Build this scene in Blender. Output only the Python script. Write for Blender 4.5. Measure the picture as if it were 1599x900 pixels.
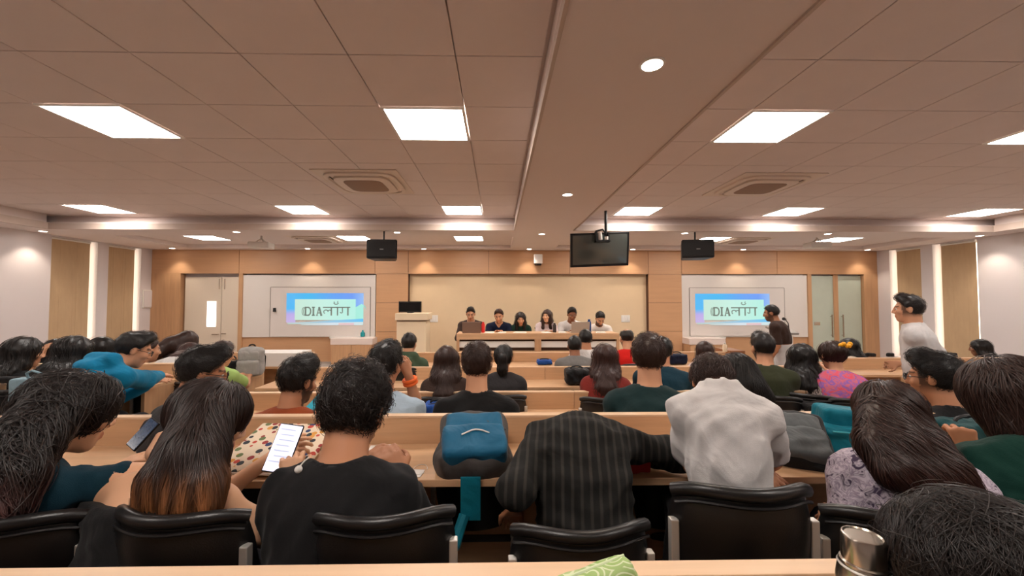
import bpy, bmesh, math, random
import numpy as np
from mathutils import Vector, Matrix
for _o in list(bpy.data.objects):
    bpy.data.objects.remove(_o, do_unlink=True)
SC = bpy.context.scene
COL = SC.collection
R = math.radians
random.seed(7)
RNG = np.random.default_rng(11)

# ------------------------------------------------------------------ camera
EYE = Vector((0.0, 0.0, 1.63))
F = 610.0
YAW, PITCH = R(1.0), R(1.88)
CX = 778 + F * math.tan(YAW)
cam = bpy.data.cameras.new('camera')
cam.sensor_width = 36.0
cam.lens = F / 1599 * 36.0
cam.shift_x = (799.5 - CX) / 1599
cam.clip_start = 0.05
cam.clip_end = 60
camo = bpy.data.objects.new('camera', cam)
COL.objects.link(camo)
camo.location = EYE
camo.rotation_euler = (math.pi / 2 + PITCH, 0, -YAW)
SC.camera = camo
CAMR = camo.rotation_euler.to_matrix()

def at(px, py, Y):
    """World point at depth Y seen at a pixel of the photograph."""
    d = CAMR @ Vector(((px - CX) / F, (450 - py) / F, -1.0))
    return EYE + d * (Y / d.y)

# ------------------------------------------------------------------ world, exposure
w = bpy.data.worlds.new('world')
SC.world = w
w.use_nodes = True
w.node_tree.nodes['Background'].inputs[0].default_value = (1.0, 0.95, 0.9, 1)
w.node_tree.nodes['Background'].inputs[1].default_value = 0.35
SC.view_settings.view_transform = 'Standard'
SC.view_settings.look = 'None'
SC.view_settings.gamma = 1.0
SC.view_settings.use_curve_mapping = False
SC.view_settings.exposure = 0.28
SC.cycles.use_denoising = True
SC.cycles.max_bounces = 8
SC.cycles.diffuse_bounces = 5
SC.cycles.sample_clamp_indirect = 6.0
PANEL_E = 22.0
SPOT_W = 26.0

# ------------------------------------------------------------------ helpers
def lin(c):
    c = [v / 255.0 for v in c]
    return tuple((v / 12.92 if v <= 0.04045 else ((v + 0.055) / 1.055) ** 2.4) for v in c)

MATS = {}
def M(name, col, rough=0.55, metal=0.0, spec=0.4, var=0.0, vscale=(6, 6, 6), bump=0.0, bscale=120.0,
      emit=None, estr=0.0, alpha=1.0, trans=0.0, col2=None, attr=False, coat=0.0, sheen=0.0, wrinkle=0.0):
    if name in MATS:
        return MATS[name]
    m = bpy.data.materials.new(name)
    m.use_nodes = True
    nt = m.node_tree
    b = nt.nodes['Principled BSDF']
    L = nt.links.new
    c = lin(col)
    b.inputs['Base Color'].default_value = (*c, 1)
    b.inputs['Roughness'].default_value = rough
    b.inputs['Metallic'].default_value = metal
    b.inputs['Specular IOR Level'].default_value = spec
    b.inputs['Coat Weight'].default_value = coat
    b.inputs['Sheen Weight'].default_value = sheen
    b.inputs['Transmission Weight'].default_value = trans
    b.inputs['Alpha'].default_value = alpha
    tc = nt.nodes.new('ShaderNodeTexCoord')
    src = None
    if var > 0 or col2:
        mp = nt.nodes.new('ShaderNodeMapping')
        mp.inputs['Scale'].default_value = vscale
        L(tc.outputs['Object'], mp.inputs[0])
        n = nt.nodes.new('ShaderNodeTexNoise')
        n.inputs['Scale'].default_value = 1.0
        n.inputs['Detail'].default_value = 5
        n.inputs['Roughness'].default_value = 0.6
        L(mp.outputs[0], n.inputs[0])
        r = nt.nodes.new('ShaderNodeValToRGB')
        r.color_ramp.elements[0].position = 0.3
        r.color_ramp.elements[1].position = 0.7
        c2 = lin(col2) if col2 else tuple(min(1, v * (1 + var)) for v in c)
        c1 = c if col2 else tuple(v * (1 - var) for v in c)
        r.color_ramp.elements[0].color = (*c1, 1)
        r.color_ramp.elements[1].color = (*c2, 1)
        L(n.outputs[0], r.inputs[0])
        src = r.outputs[0]
    if attr:
        a = nt.nodes.new('ShaderNodeAttribute')
        a.attribute_name = 'Col'
        if src is None:
            rgb = nt.nodes.new('ShaderNodeRGB')
            rgb.outputs[0].default_value = (*c, 1)
            src = rgb.outputs[0]
        mx = nt.nodes.new('ShaderNodeMix')
        mx.data_type = 'RGBA'
        mx.blend_type = 'MULTIPLY'
        mx.inputs[0].default_value = 1
        L(src, mx.inputs[6])
        L(a.outputs[0], mx.inputs[7])
        src = mx.outputs[2]
    if src is not None:
        L(src, b.inputs['Base Color'])
    if bump > 0:
        n2 = nt.nodes.new('ShaderNodeTexNoise')
        n2.inputs['Scale'].default_value = bscale
        n2.inputs['Detail'].default_value = 3
        L(tc.outputs['Object'], n2.inputs[0])
        bp = nt.nodes.new('ShaderNodeBump')
        bp.inputs['Strength'].default_value = bump
        bp.inputs['Distance'].default_value = 0.004
        L(n2.outputs[0], bp.inputs['Height'])
        L(bp.outputs[0], b.inputs['Normal'])
    if wrinkle > 0:
        n3 = nt.nodes.new('ShaderNodeTexNoise')
        n3.inputs['Scale'].default_value = 5.0
        n3.inputs['Detail'].default_value = 3
        n3.inputs['Distortion'].default_value = .9
        L(tc.outputs['Object'], n3.inputs[0])
        b3 = nt.nodes.new('ShaderNodeBump')
        b3.inputs['Strength'].default_value = wrinkle
        b3.inputs['Distance'].default_value = 0.05
        L(n3.outputs[0], b3.inputs['Height'])
        if bump > 0:
            L(b3.outputs[0], bp.inputs['Normal'])
        else:
            L(b3.outputs[0], b.inputs['Normal'])
    if emit:
        b.inputs['Emission Color'].default_value = (*lin(emit), 1)
        b.inputs['Emission Strength'].default_value = estr
    MATS[name] = m
    return m

def box(bm, x0, x1, y0, y1, z0, z1, bev=0.0):
    vs = [bm.verts.new(p) for p in ((x0, y0, z0), (x1, y0, z0), (x1, y1, z0), (x0, y1, z0),
                                    (x0, y0, z1), (x1, y0, z1), (x1, y1, z1), (x0, y1, z1))]
    fs = [bm.faces.new([vs[i] for i in q]) for q in
          ((0, 3, 2, 1), (4, 5, 6, 7), (0, 1, 5, 4), (1, 2, 6, 5), (2, 3, 7, 6), (3, 0, 4, 7))]
    if bev > 0:
        es = list({e for f in fs for e in f.edges})
        bmesh.ops.bevel(bm, geom=es, offset=bev, segments=2, affect='EDGES', profile=0.5)
    return vs

def obox(bm, c, ax, half, bev=0.0):
    """Oriented box: ax is a 3x3 matrix with the axes as columns."""
    c = Vector(c)
    ax = Matrix(ax)
    P = []
    for sz in (-1, 1):
        for sx, sy in ((-1, -1), (1, -1), (1, 1), (-1, 1)):
            P.append(bm.verts.new(c + ax @ Vector((sx * half[0], sy * half[1], sz * half[2]))))
    fs = [bm.faces.new([P[i] for i in q]) for q in
          ((0, 3, 2, 1), (4, 5, 6, 7), (0, 1, 5, 4), (1, 2, 6, 5), (2, 3, 7, 6), (3, 0, 4, 7))]
    if bev > 0:
        es = list({e for f in fs for e in f.edges})
        bmesh.ops.bevel(bm, geom=es, offset=bev, segments=2, affect='EDGES', profile=0.5)

def tube(bm, pts, r, n=8, cap=True):
    pts = [Vector(p) for p in pts]
    rs = r if isinstance(r, (list, tuple)) else [r] * len(pts)
    up = Vector((0, 0, 1))
    rings = []
    for i, p in enumerate(pts):
        t = (pts[min(i + 1, len(pts) - 1)] - pts[max(i - 1, 0)]).normalized()
        a = t.cross(up)
        if a.length < 0.05:
            a = t.cross(Vector((1, 0, 0)))
        a.normalize()
        b = a.cross(t).normalized()
        rings.append([bm.verts.new(p + (a * math.cos(2 * math.pi * k / n) + b * math.sin(2 * math.pi * k / n)) * rs[i]) for k in range(n)])
    for i in range(len(rings) - 1):
        for k in range(n):
            bm.faces.new((rings[i][k], rings[i][(k + 1) % n], rings[i + 1][(k + 1) % n], rings[i + 1][k]))
    if cap:
        bm.faces.new(list(reversed(rings[0])))
        bm.faces.new(rings[-1])

def lathe(bm, prof, c=(0, 0, 0), n=24, closed=False):
    c = Vector(c)
    rings = []
    for r, z in prof:
        rings.append([bm.verts.new(c + Vector((r * math.cos(2 * math.pi * k / n), r * math.sin(2 * math.pi * k / n), z))) for k in range(n)])
    for i in range(len(rings) - 1):
        for k in range(n):
            bm.faces.new((rings[i][k], rings[i][(k + 1) % n], rings[i + 1][(k + 1) % n], rings[i + 1][k]))
    if closed:
        for k in range(n):
            bm.faces.new((rings[-1][k], rings[-1][(k + 1) % n], rings[0][(k + 1) % n], rings[0][k]))
        return
    bm.faces.new(list(reversed(rings[0])))
    bm.faces.new(rings[-1])

def tag(o, label=None, cat=None, group=None, kind=None):
    if label: o['label'] = label
    if cat: o['category'] = cat
    if group: o['group'] = group
    if kind: o['kind'] = kind
    return o

def link(name, me, m=None, parent=None):
    o = bpy.data.objects.new(name, me)
    COL.objects.link(o)
    if m is not None and not me.materials:
        for x in (m if isinstance(m, (list, tuple)) else [m]):
            me.materials.append(x)
    if parent is not None:
        o.parent = parent
    return o

def obj(name, bm, m, parent=None, smooth=False, world=False, fixn=True):
    """Links a bmesh as one object; world=True: its points are world points, its parent an unrotated Empty."""
    if fixn:
        bmesh.ops.recalc_face_normals(bm, faces=bm.faces[:])
    me = bpy.data.meshes.new(name)
    if world and parent is not None:
        off = Vector(parent.location)
        q = parent
        while q.parent is not None:
            q = q.parent
            off += Vector(q.location)
        for v in bm.verts:
            v.co -= off
    bm.to_mesh(me)
    bm.free()
    if smooth:
        me.polygons.foreach_set('use_smooth', [True] * len(me.polygons))
        try:
            me.set_sharp_from_angle(angle=R(38))
        except Exception:
            pass
    return link(name, me, m, parent)

def B(*boxes, bev=0.0):
    bm = bmesh.new()
    for b in boxes:
        box(bm, *b, bev=bev)
    return bm

def thing(name, label, cat, loc=(0, 0, 0), rotz=0.0, group=None):
    o = bpy.data.objects.new(name, None)
    o.empty_display_size = 0.1
    COL.objects.link(o)
    o.location = loc
    o.rotation_euler = (0, 0, rotz)
    tag(o, label, cat, group)
    return o

def struct(name, bm, m, parent=None, world=False):
    o = obj(name, bm, m, parent, world=world)
    o['kind'] = 'structure'
    return o

def copy_tree(o, parent=None):
    c = o.copy()
    COL.objects.link(c)
    if parent is not None:
        c.parent = parent
    for ch in list(o.children):
        copy_tree(ch, c)
    return c

# ------------------------------------------------------------------ materials
def wood(name, col, var=0.10, rough=0.42, axis=0):
    vs = [26, 26, 26]
    vs[axis] = 1.6
    return M(name, col, rough=rough, spec=0.35, var=var, vscale=tuple(vs))

WOOD = wood('oak_laminate', (204, 164, 126))
WOODV = wood('oak_laminate_upright', (194, 152, 114), axis=2)
WOODW = wood('wall_oak_veneer', (198, 154, 116), var=0.05)
CAPM = wood('ledge_cap_laminate', (224, 190, 156), var=0.06)
DARKW = M('shadow_board', (92, 62, 45), rough=0.6, var=0.08, vscale=(10, 10, 10))
WALLP = M('white_wall_paint', (214, 206, 206), rough=0.75, var=0.015, vscale=(2, 2, 2), bump=0.03)
CEILP = M('ceiling_paint', (226, 213, 208), rough=0.8, var=0.012, vscale=(2, 2, 2))
TILEM = M('ceiling_tile_board', (224, 211, 206), rough=0.85, var=0.02, vscale=(3, 3, 3), bump=0.05, bscale=300)
GROOVE = M('ceiling_groove', (150, 130, 118), rough=0.9)
CARPET = M('floor_vinyl', (150, 142, 136), rough=0.6, var=0.1, vscale=(4, 4, 4))
BEIGE = M('beige_fabric_panel', (226, 200, 164), rough=0.8, var=0.02, vscale=(3, 3, 3))
WBOARD = M('whiteboard_enamel', (220, 213, 208), rough=0.35, spec=0.4)
WHITEP = M('white_plastic', (232, 228, 222), rough=0.4)
CREAM = M('cream_laminate', (232, 212, 182), rough=0.45)
BLACKP = M('black_plastic', (22, 21, 22), rough=0.45)
BLACKG = M('black_gloss', (14, 14, 16), rough=0.12, spec=0.6)
CHROME = M('brushed_chrome', (214, 210, 204), rough=0.42, metal=0.65)
STEEL = M('brushed_steel', (196, 188, 176), rough=0.24, metal=1.0, var=0.05, vscale=(3, 3, 60))
LEATHER = M('black_leather', (16, 15, 16), rough=0.34, spec=0.5, bump=0.12, bscale=260)
DOORP = M('door_cream_paint', (222, 208, 190), rough=0.5)
BLINDM = M('tan_blind_fabric', (188, 160, 126), rough=0.9, var=0.05, vscale=(12, 12, 3), bump=0.08, bscale=500)
PANELM = M('led_panel_diffuser', (255, 255, 255), emit=(255, 246, 238), estr=PANEL_E)
SPOTM = M('downlight_lens', (255, 255, 255), emit=(255, 240, 226), estr=14.0)
DAYM = M('daylight_pane', (255, 255, 255), emit=(255, 248, 232), estr=2.2)
FGLASS = M('frosted_green_glass', (190, 200, 186), rough=0.35, spec=0.5, var=0.04, vscale=(2, 2, 2))
PAPER = M('white_paper', (236, 232, 226), rough=0.7)

# ------------------------------------------------------------------ room shell
XL, XR, YF, YB = -8.1, 9.15, 9.4, -3.2
ZS, ZC, ZT = 2.83, 3.06, 2.91          # soffit, tiled trays, shallow far trays
TLX0, TLX1, TRX0, TRX1, TY0, TY1 = -7.5, 0.284, 1.275, 8.6, -0.16, 6.58
floor = struct('floor', B((XL - .2, XR + .2, YB - .2, YF + .3, -0.2, 0.0), (XL, XR, YB, 2.08, 0.0, 0.16),
                          (XL, -2.95, 2.08, 3.75, 0.0, 0.16), (-4.2, 5.0, 6.75, YF, 0.0, 0.2)), CARPET)
bm = bmesh.new()
# soffit as strips around the openings of the four trays
FB0, FB1 = 7.25, 8.93
def soffit(x0, x1, y0, y1):
    box(bm, x0, x1, y0, y1, ZS, ZS + 0.42)
soffit(XL, XR, YB, TY0)
soffit(XL, TLX0, TY0, TY1); soffit(TLX1, TRX0, TY0, TY1); soffit(TRX1, XR, TY0, TY1)
soffit(XL, XR, TY1 + .14, FB0)
box(bm, XL, XR, TY1, TY1 + .14, ZS, ZS + .11)
box(bm, XL, XR, TY1, TY1 + .14, ZC + .0, ZC + .2)
soffit(XL, -7.05, FB0, FB1); soffit(0.28, 1.3, FB0, FB1); soffit(8.5, XR, FB0, FB1)
soffit(XL, XR, FB1, YF)
box(bm, -7.05, 0.28, FB0, FB1, ZT, ZT + 0.34)
box(bm, 1.3, 8.5, FB0, FB1, ZT, ZT + 0.34)
box(bm, TLX0, TRX1, TY0, TY1, ZC + 0.03, ZC + 0.2)
ceiling = struct('ceiling', bm, CEILP)
# cove strips: trim, dimmed by its colour, under a shadow gap at the edges of the trays
bm = bmesh.new()
for (a, b_, y) in ((TLX0, TLX1, TY1), (TRX0, TRX1, TY1)):
    box(bm, a, b_, y - 0.02, y, ZS - 0.012, ZS + 0.085)
box(bm, TLX1 - 0.02, TLX1, TY0, TY1, ZS - 0.012, ZS + 0.05)
box(bm, TRX0, TRX0 + 0.02, TY0, TY1, ZS - 0.012, ZS + 0.05)
box(bm, TLX0, TLX0 + 0.05, TY0, TY1, ZS - 0.012, ZS + 0.10)
box(bm, TRX1 - 0.05, TRX1, TY0, TY1, ZS - 0.012, ZS + 0.10)
trim_1 = struct('trim_1', bm, M('cove_trim_dimmed', (196, 178, 166), rough=0.7))  # colour darkened to imitate weaker light from the panels on the cove

# ceiling tiles, one object each
PX, PY = 0.625, 0.6
lefts = [-0.25 - PX * k for k in range(0, 12)]
colsL = [(-0.25, TLX1 - 0.02)] + [(-0.25 - PX * (k + 1), -0.25 - PX * k) for k in range(0, 11)] + [(TLX0 + .05, -0.25 - PX * 11)]
colsR = [(1.275 + PX * k, 1.275 + PX * (k + 1)) for k in range(11)] + [(1.275 + PX * 11, TRX1 - .05)]
rows = [(TY0 + PY * k, TY0 + PY * (k + 1)) for k in range(11)] + [(TY0 + PY * 11, TY1 - .005)]
lightL = {1, 5, 10}; lightR = {1, 5, 10}; lightrows = {0, 5, 10}
tile_me = {}
light_spots = []
def tile_at(x0, x1, y0, y1):
    wd, dp = round(x1 - x0, 3), round(y1 - y0, 3)
    if (wd, dp) not in tile_me:
        t = bmesh.new()
        box(t, -wd / 2 + .0035, wd / 2 - .0035, -dp / 2 + .0035, dp / 2 - .0035, 0, 0.02, bev=0.0025)
        bmesh.ops.recalc_face_normals(t, faces=t.faces[:])
        me = bpy.data.meshes.new('ceiling_tile'); t.to_mesh(me); t.free()
        me.materials.append(TILEM)
        tile_me[wd, dp] = me
    o = link('ceiling_tile', tile_me[wd, dp], None, ceiling)
    o.location = ((x0 + x1) / 2, (y0 + y1) / 2, ZC)
for cols, ls in ((colsL, lightL), (colsR, lightR)):
    for i, (x0, x1) in enumerate(cols):
        for j, (y0, y1) in enumerate(rows):
            if i in ls and j in lightrows:
                light_spots.append((x0, x1, y0, y1, ZC)); continue
            tile_at(x0, x1, y0, y1)
for x in (-5.9, -2.92, -0.6, 2.15, 4.45, 7.1):
    light_spots.append((x - .3, x + .3, 7.7, 8.3, ZT + .002))

# LED panels
def light_where(x, y):
    a = 'far tray' if y > 7 else ('row by the cove' if y > 5.5 else ('middle row' if y > 2 else 'row above the camera'))
    side = 'right ' if x > 1.2 else 'left '
    return side + a
cnt = {}
for (x0, x1, y0, y1, z) in light_spots:
    x, y = (x0 + x1) / 2, (y0 + y1) / 2
    k = light_where(x, y); cnt[k] = cnt.get(k, 0) + 1
    order = sorted(abs((a + b_) / 2 - .78) for (a, b_, c_, d_, e_) in light_spots if light_where((a + b_) / 2, (c_ + d_) / 2) == k)
    n = order.index(abs(x - .78))
    word = ('nearest the centre strip', 'second from the centre strip', 'nearest the side wall')[min(n, 2)]
    t = thing('ceiling_light', f'square LED panel, {k}, {word}', 'ceiling light', (x, y, z - .004), 0, 'square ceiling light panels')
    hx, hy = (x1 - x0) / 2 - .004, (y1 - y0) / 2 - .004
    bm = bmesh.new()
    for (a, b_, c_, d_) in ((-hx, hx, -hy, -hy + .02), (-hx, hx, hy - .02, hy), (-hx, -hx + .02, -hy + .02, hy - .02), (hx - .02, hx, -hy + .02, hy - .02)):
        box(bm, a, b_, c_, d_, -0.006, 0.02)
    obj('frame', bm, WHITEP, t)
    obj('diffuser', B((-hx + .02, hx - .02, -hy + .02, hy - .02, 0.0, 0.012)), PANELM, t)

# downlights: lens, trim ring and a real spot lamp
def downlight(x, y, z, where, power=SPOT_W, ang=95):
    t = thing('downlight', f'small round recessed downlight {where}', 'downlight', (x, y, z), 0, 'round recessed downlights')
    bm = bmesh.new()
    lathe(bm, [(0.052, -0.006), (0.062, -0.006), (0.064, 0.0), (0.052, 0.0)], n=24, closed=True)
    obj('trim_ring', bm, WHITEP, t, smooth=True)
    bm = bmesh.new()
    lathe(bm, [(0.051, -0.004), (0.051, 0.004)], n=24)
    obj('lens', bm, SPOTM, t)
    ld = bpy.data.lights.new('downlight_lamp', 'SPOT')
    ld.energy = power; ld.spot_size = R(ang); ld.spot_blend = 0.6; ld.shadow_soft_size = 0.04
    ld.color = (1.0, 0.86, 0.70)
    lo = bpy.data.objects.new('lamp', ld); COL.objects.link(lo)
    lo.parent = t; lo.location = (0, 0, -0.02)
pos = ['leftmost', 'second from left', 'third from left', 'fourth from left', 'fifth from left', 'sixth from left', 'rightmost']
for i, px in enumerate((72, 372, 620, 1073, 1303)):
    downlight(max(-7.85, (px - 778) * 6.84 / F), 6.84, ZS, f'in the cross soffit, {("leftmost", "second from left", "third from left", "fourth from left", "rightmost")[i]} of that row')
for i, px in enumerate((280, 485, 663, 826, 988, 1162, 1360)):
    downlight((px - 778) * 9.1 / F, 9.0, ZS, f'washing the front oak fascia, {pos[i]} of the row', SPOT_W * .8)
for y, wd in ((1.93, 'nearest the camera'), (4.36, 'halfway along'), (6.95, 'at the far end'), (-0.5, 'behind the camera')):
    downlight(0.78, y, ZS, f'in the centre soffit strip, {wd}')
downlight(8.86, 7.0, ZS, 'close to the right wall between blind and corner')

# ------------------------------------------------------------------ side walls with windows and blinds
def side_wall(name, X, sgn, openings):
    bm = bmesh.new()
    x0, x1 = (X - .3, X) if sgn < 0 else (X, X + .3)
    ys = [YB] + [v for o in openings for v in o] + [YF + .3]
    for i in range(0, len(ys), 2):
        box(bm, x0, x1, ys[i], ys[i + 1], 0, ZS + .2)
    for (a, b_) in openings:
        box(bm, x0, x1, a, b_, 0, 0.35)
        box(bm, x0, x1, a, b_, ZS - .02, ZS + .2)
    return struct(name, bm, WALLP)
opL = [(7.2, 8.02), (8.24, 8.98)]
opR = [(7.28, 8.05), (8.28, 8.96)]
side_wall('wall_left', XL, -1, opL)
side_wall('wall_right', XR, 1, opR)
wn = 0
for X, s, ops, bl in ((XL, -1, opL, ((7.245, 7.945), (8.265, 8.905))), (XR, 1, opR, ((7.365, 7.955), (8.30, 8.865)))):
    for (a, b_), (c, d) in zip(ops, bl):
        wn += 1
        xa, xb = sorted((X + s * .2, X + s * .24))
        fr = struct(f'window_{wn}', B((xa, xb, a, a + .04, .35, ZS - .02), (xa, xb, b_ - .04, b_, .35, ZS - .02),
                                      (xa, xb, a + .04, b_ - .04, .35, .39), (xa, xb, a + .04, b_ - .04, ZS - .06, ZS - .02)), WHITEP)
        xa, xb = sorted((X + s * .215, X + s * .225))
        obj('pane', B((xa, xb, a + .04, b_ - .04, .39, ZS - .06)), DAYM, fr)
        t = thing('roller_blind', f'tan roller blind on the {"left" if s < 0 else "right"} wall, {"nearer the camera" if c < 8 else "nearer the front wall"}', 'blind',
                  (X + s * .09, (c + d) / 2, .4), 0, 'tan roller blinds')
        bm = bmesh.new()
        n = 12
        for k in range(n):      # gently waving cloth with thickness
            y0, y1 = c + (d - c) * k / n, c + (d - c) * (k + 1) / n
            x_ = X + s * (.085 + .002 * math.sin(k * 1.3))
            box(bm, x_ - .003, x_ + .003, y0, y1 + .002, .42, ZS - .05)
        obj('cloth', bm, BLINDM, t, world=True)
        bm = bmesh.new(); tube(bm, [(X + s * .085, c, .41), (X + s * .085, d, .41)], .012)
        obj('bottom_rail', bm, BLINDM, t, world=True)
        bm = bmesh.new(); tube(bm, [(X + s * .085, c, ZS - .04), (X + s * .085, d, ZS - .04)], .022, n=10)
        obj('roller', bm, WHITEP, t, world=True)
struct('wall_back', B((XL - .3, XR + .3, YB - .2, YB, 0, ZS + .2)), WALLP)

# ------------------------------------------------------------------ front wall
def fx(px, Y=9.25):
    return at(px, 470, Y).x
def fz(py, Y=9.25):
    return at(778, py, Y).z
YW = 9.4          # recessed wall plane; the fascia and posts stand 0.15 m proud
YP = 9.25
front = struct('wall_front', B((XL - .3, XR + .3, YW, YW + .25, 0, ZS + .2)), WALLP)
z_f = fz(428)
# fascia boards
js = [260, 372, 585, 637, 763, 890, 1013, 1065, 1215, 1366]
xs = [XL] + [fx(p) for p in js[1:-1]] + [XR]
t2 = struct('trim_2', B((XL, XR, YP + .02, YW, z_f + .01, ZS)), DARKW)
for a, b_ in zip(xs, xs[1:]):
    obj('fascia_panel', B((a + .004, b_ - .004, YP, YP + .02, z_f, ZS), bev=.002), WOODW, t2)
# posts left and right of the beige panel
for n_, (p0, p1) in ((3, (587, 637)), (4, (1013, 1065))):
    tr = struct(f'trim_{n_}', B((fx(p0), fx(p1), YP + .02, YW, 0, z_f)), DARKW)
    hs = [0.0, fz(562), fz(518), fz(473), z_f]
    for a, b_ in zip(hs, hs[1:]):
        obj('post_panel', B((fx(p0) + .002, fx(p1) - .002, YP, YP + .02, a + .004, b_ - .004), bev=.002), WOODW, tr)
tb = struct('trim_5', B((fx(637) + .01, fx(1013) - .01, YW - .02, YW, 0.2, z_f)), BEIGE)
# wood under the whiteboards and the door jambs
bm = bmesh.new()
for a, b_ in ((376, 587), (1065, 1264)):
    box(bm, fx(a), fx(b_), YP + .06, YW, 0, fz(526))
struct('trim_6', bm, WOODW)
bm = bmesh.new()
box(bm, XL, fx(281), YP, YW, 0, z_f)
box(bm, fx(372), fx(378), YP, YW, 0, z_f)
box(bm, fx(1262), fx(1268), YP, YW, 0, z_f)
box(bm, fx(1350), XR, YP, YW, 0, z_f)
struct('trim_7', bm, WOODV)
# left door
zd = fz(433)
d1 = struct('door_1', B((fx(284), fx(372), YW - .05, YW - .03, 0, zd)), DOORP)
for (a, b_) in ((285.5, 342.5), (343.5, 371.5)):
    obj('door_leaf', B((fx(a), fx(b_), YW - .09, YW - .05, .01, zd - .01), bev=.003), DOORP, d1)
obj('vision_panel', B((fx(321), fx(335), YW - .1, YW - .088, fz(510), fz(471))), M('door_vision_glass', (255, 255, 255), emit=(255, 250, 246), estr=1.3), d1)
bm = bmesh.new()
tube(bm, [(fx(331), YW - .13, fz(522)), (fx(340), YW - .13, fz(522)), (fx(340), YW - .09, fz(522))], .012)
tube(bm, [(fx(353), YW - .13, fz(521)), (fx(346), YW - .13, fz(521)), (fx(346), YW - .09, fz(521))], .012)
obj('door_handle', bm, STEEL, d1)
bm = bmesh.new()
box(bm, fx(338.5), fx(340), YW - .1, YW - .085, fz(452), fz(436)); box(bm, fx(347), fx(348.5), YW - .1, YW - .085, fz(452), fz(436))
obj('door_closer', bm, STEEL, d1)
# right glass door
d2 = struct('door_2', B((fx(1268), fx(1350), YW - .03, YW - .02, 0, zd)), DARKW)
for (a, b_) in ((1268, 1305), (1312, 1349)):
    obj('glass_leaf', B((fx(a), fx(b_), YW - .08, YW - .05, .02, fz(430)), bev=.003), FGLASS, d2)
obj('door_stile', B((fx(1305), fx(1312), YW - .1, YW - .03, 0, z_f)), WOODV, d2)
for px in (1300, 1317):
    bm = bmesh.new()
    tube(bm, [(fx(px), YW - .13, fz(528)), (fx(px), YW - .13, fz(492))], .014)
    tube(bm, [(fx(px), YW - .13, fz(525)), (fx(px), YW - .08, fz(525))], .01)
    tube(bm, [(fx(px), YW - .13, fz(495)), (fx(px), YW - .08, fz(495))], .01)
    obj('door_handle', bm, STEEL, d2)
obj('lock_plate', B((fx(1274), fx(1283), YW - .09, YW - .078, fz(509), fz(504))), STEEL, d2)
# baseboards
struct('baseboard_left', B((XL, XL + .015, YB, YW, 0, .1)), WOOD)
struct('baseboard_right', B((XR - .015, XR, YB, YW, 0, .1)), WOOD)

# ------------------------------------------------------------------ implicit surfaces (bodies, clothes, hair, bags)
f32 = np.float32
def V3(*a):
    return np.array(a, dtype=f32)
def unit(v):
    v = np.asarray(v, dtype=f32)
    return v / max(1e-9, float(np.linalg.norm(v)))

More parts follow.
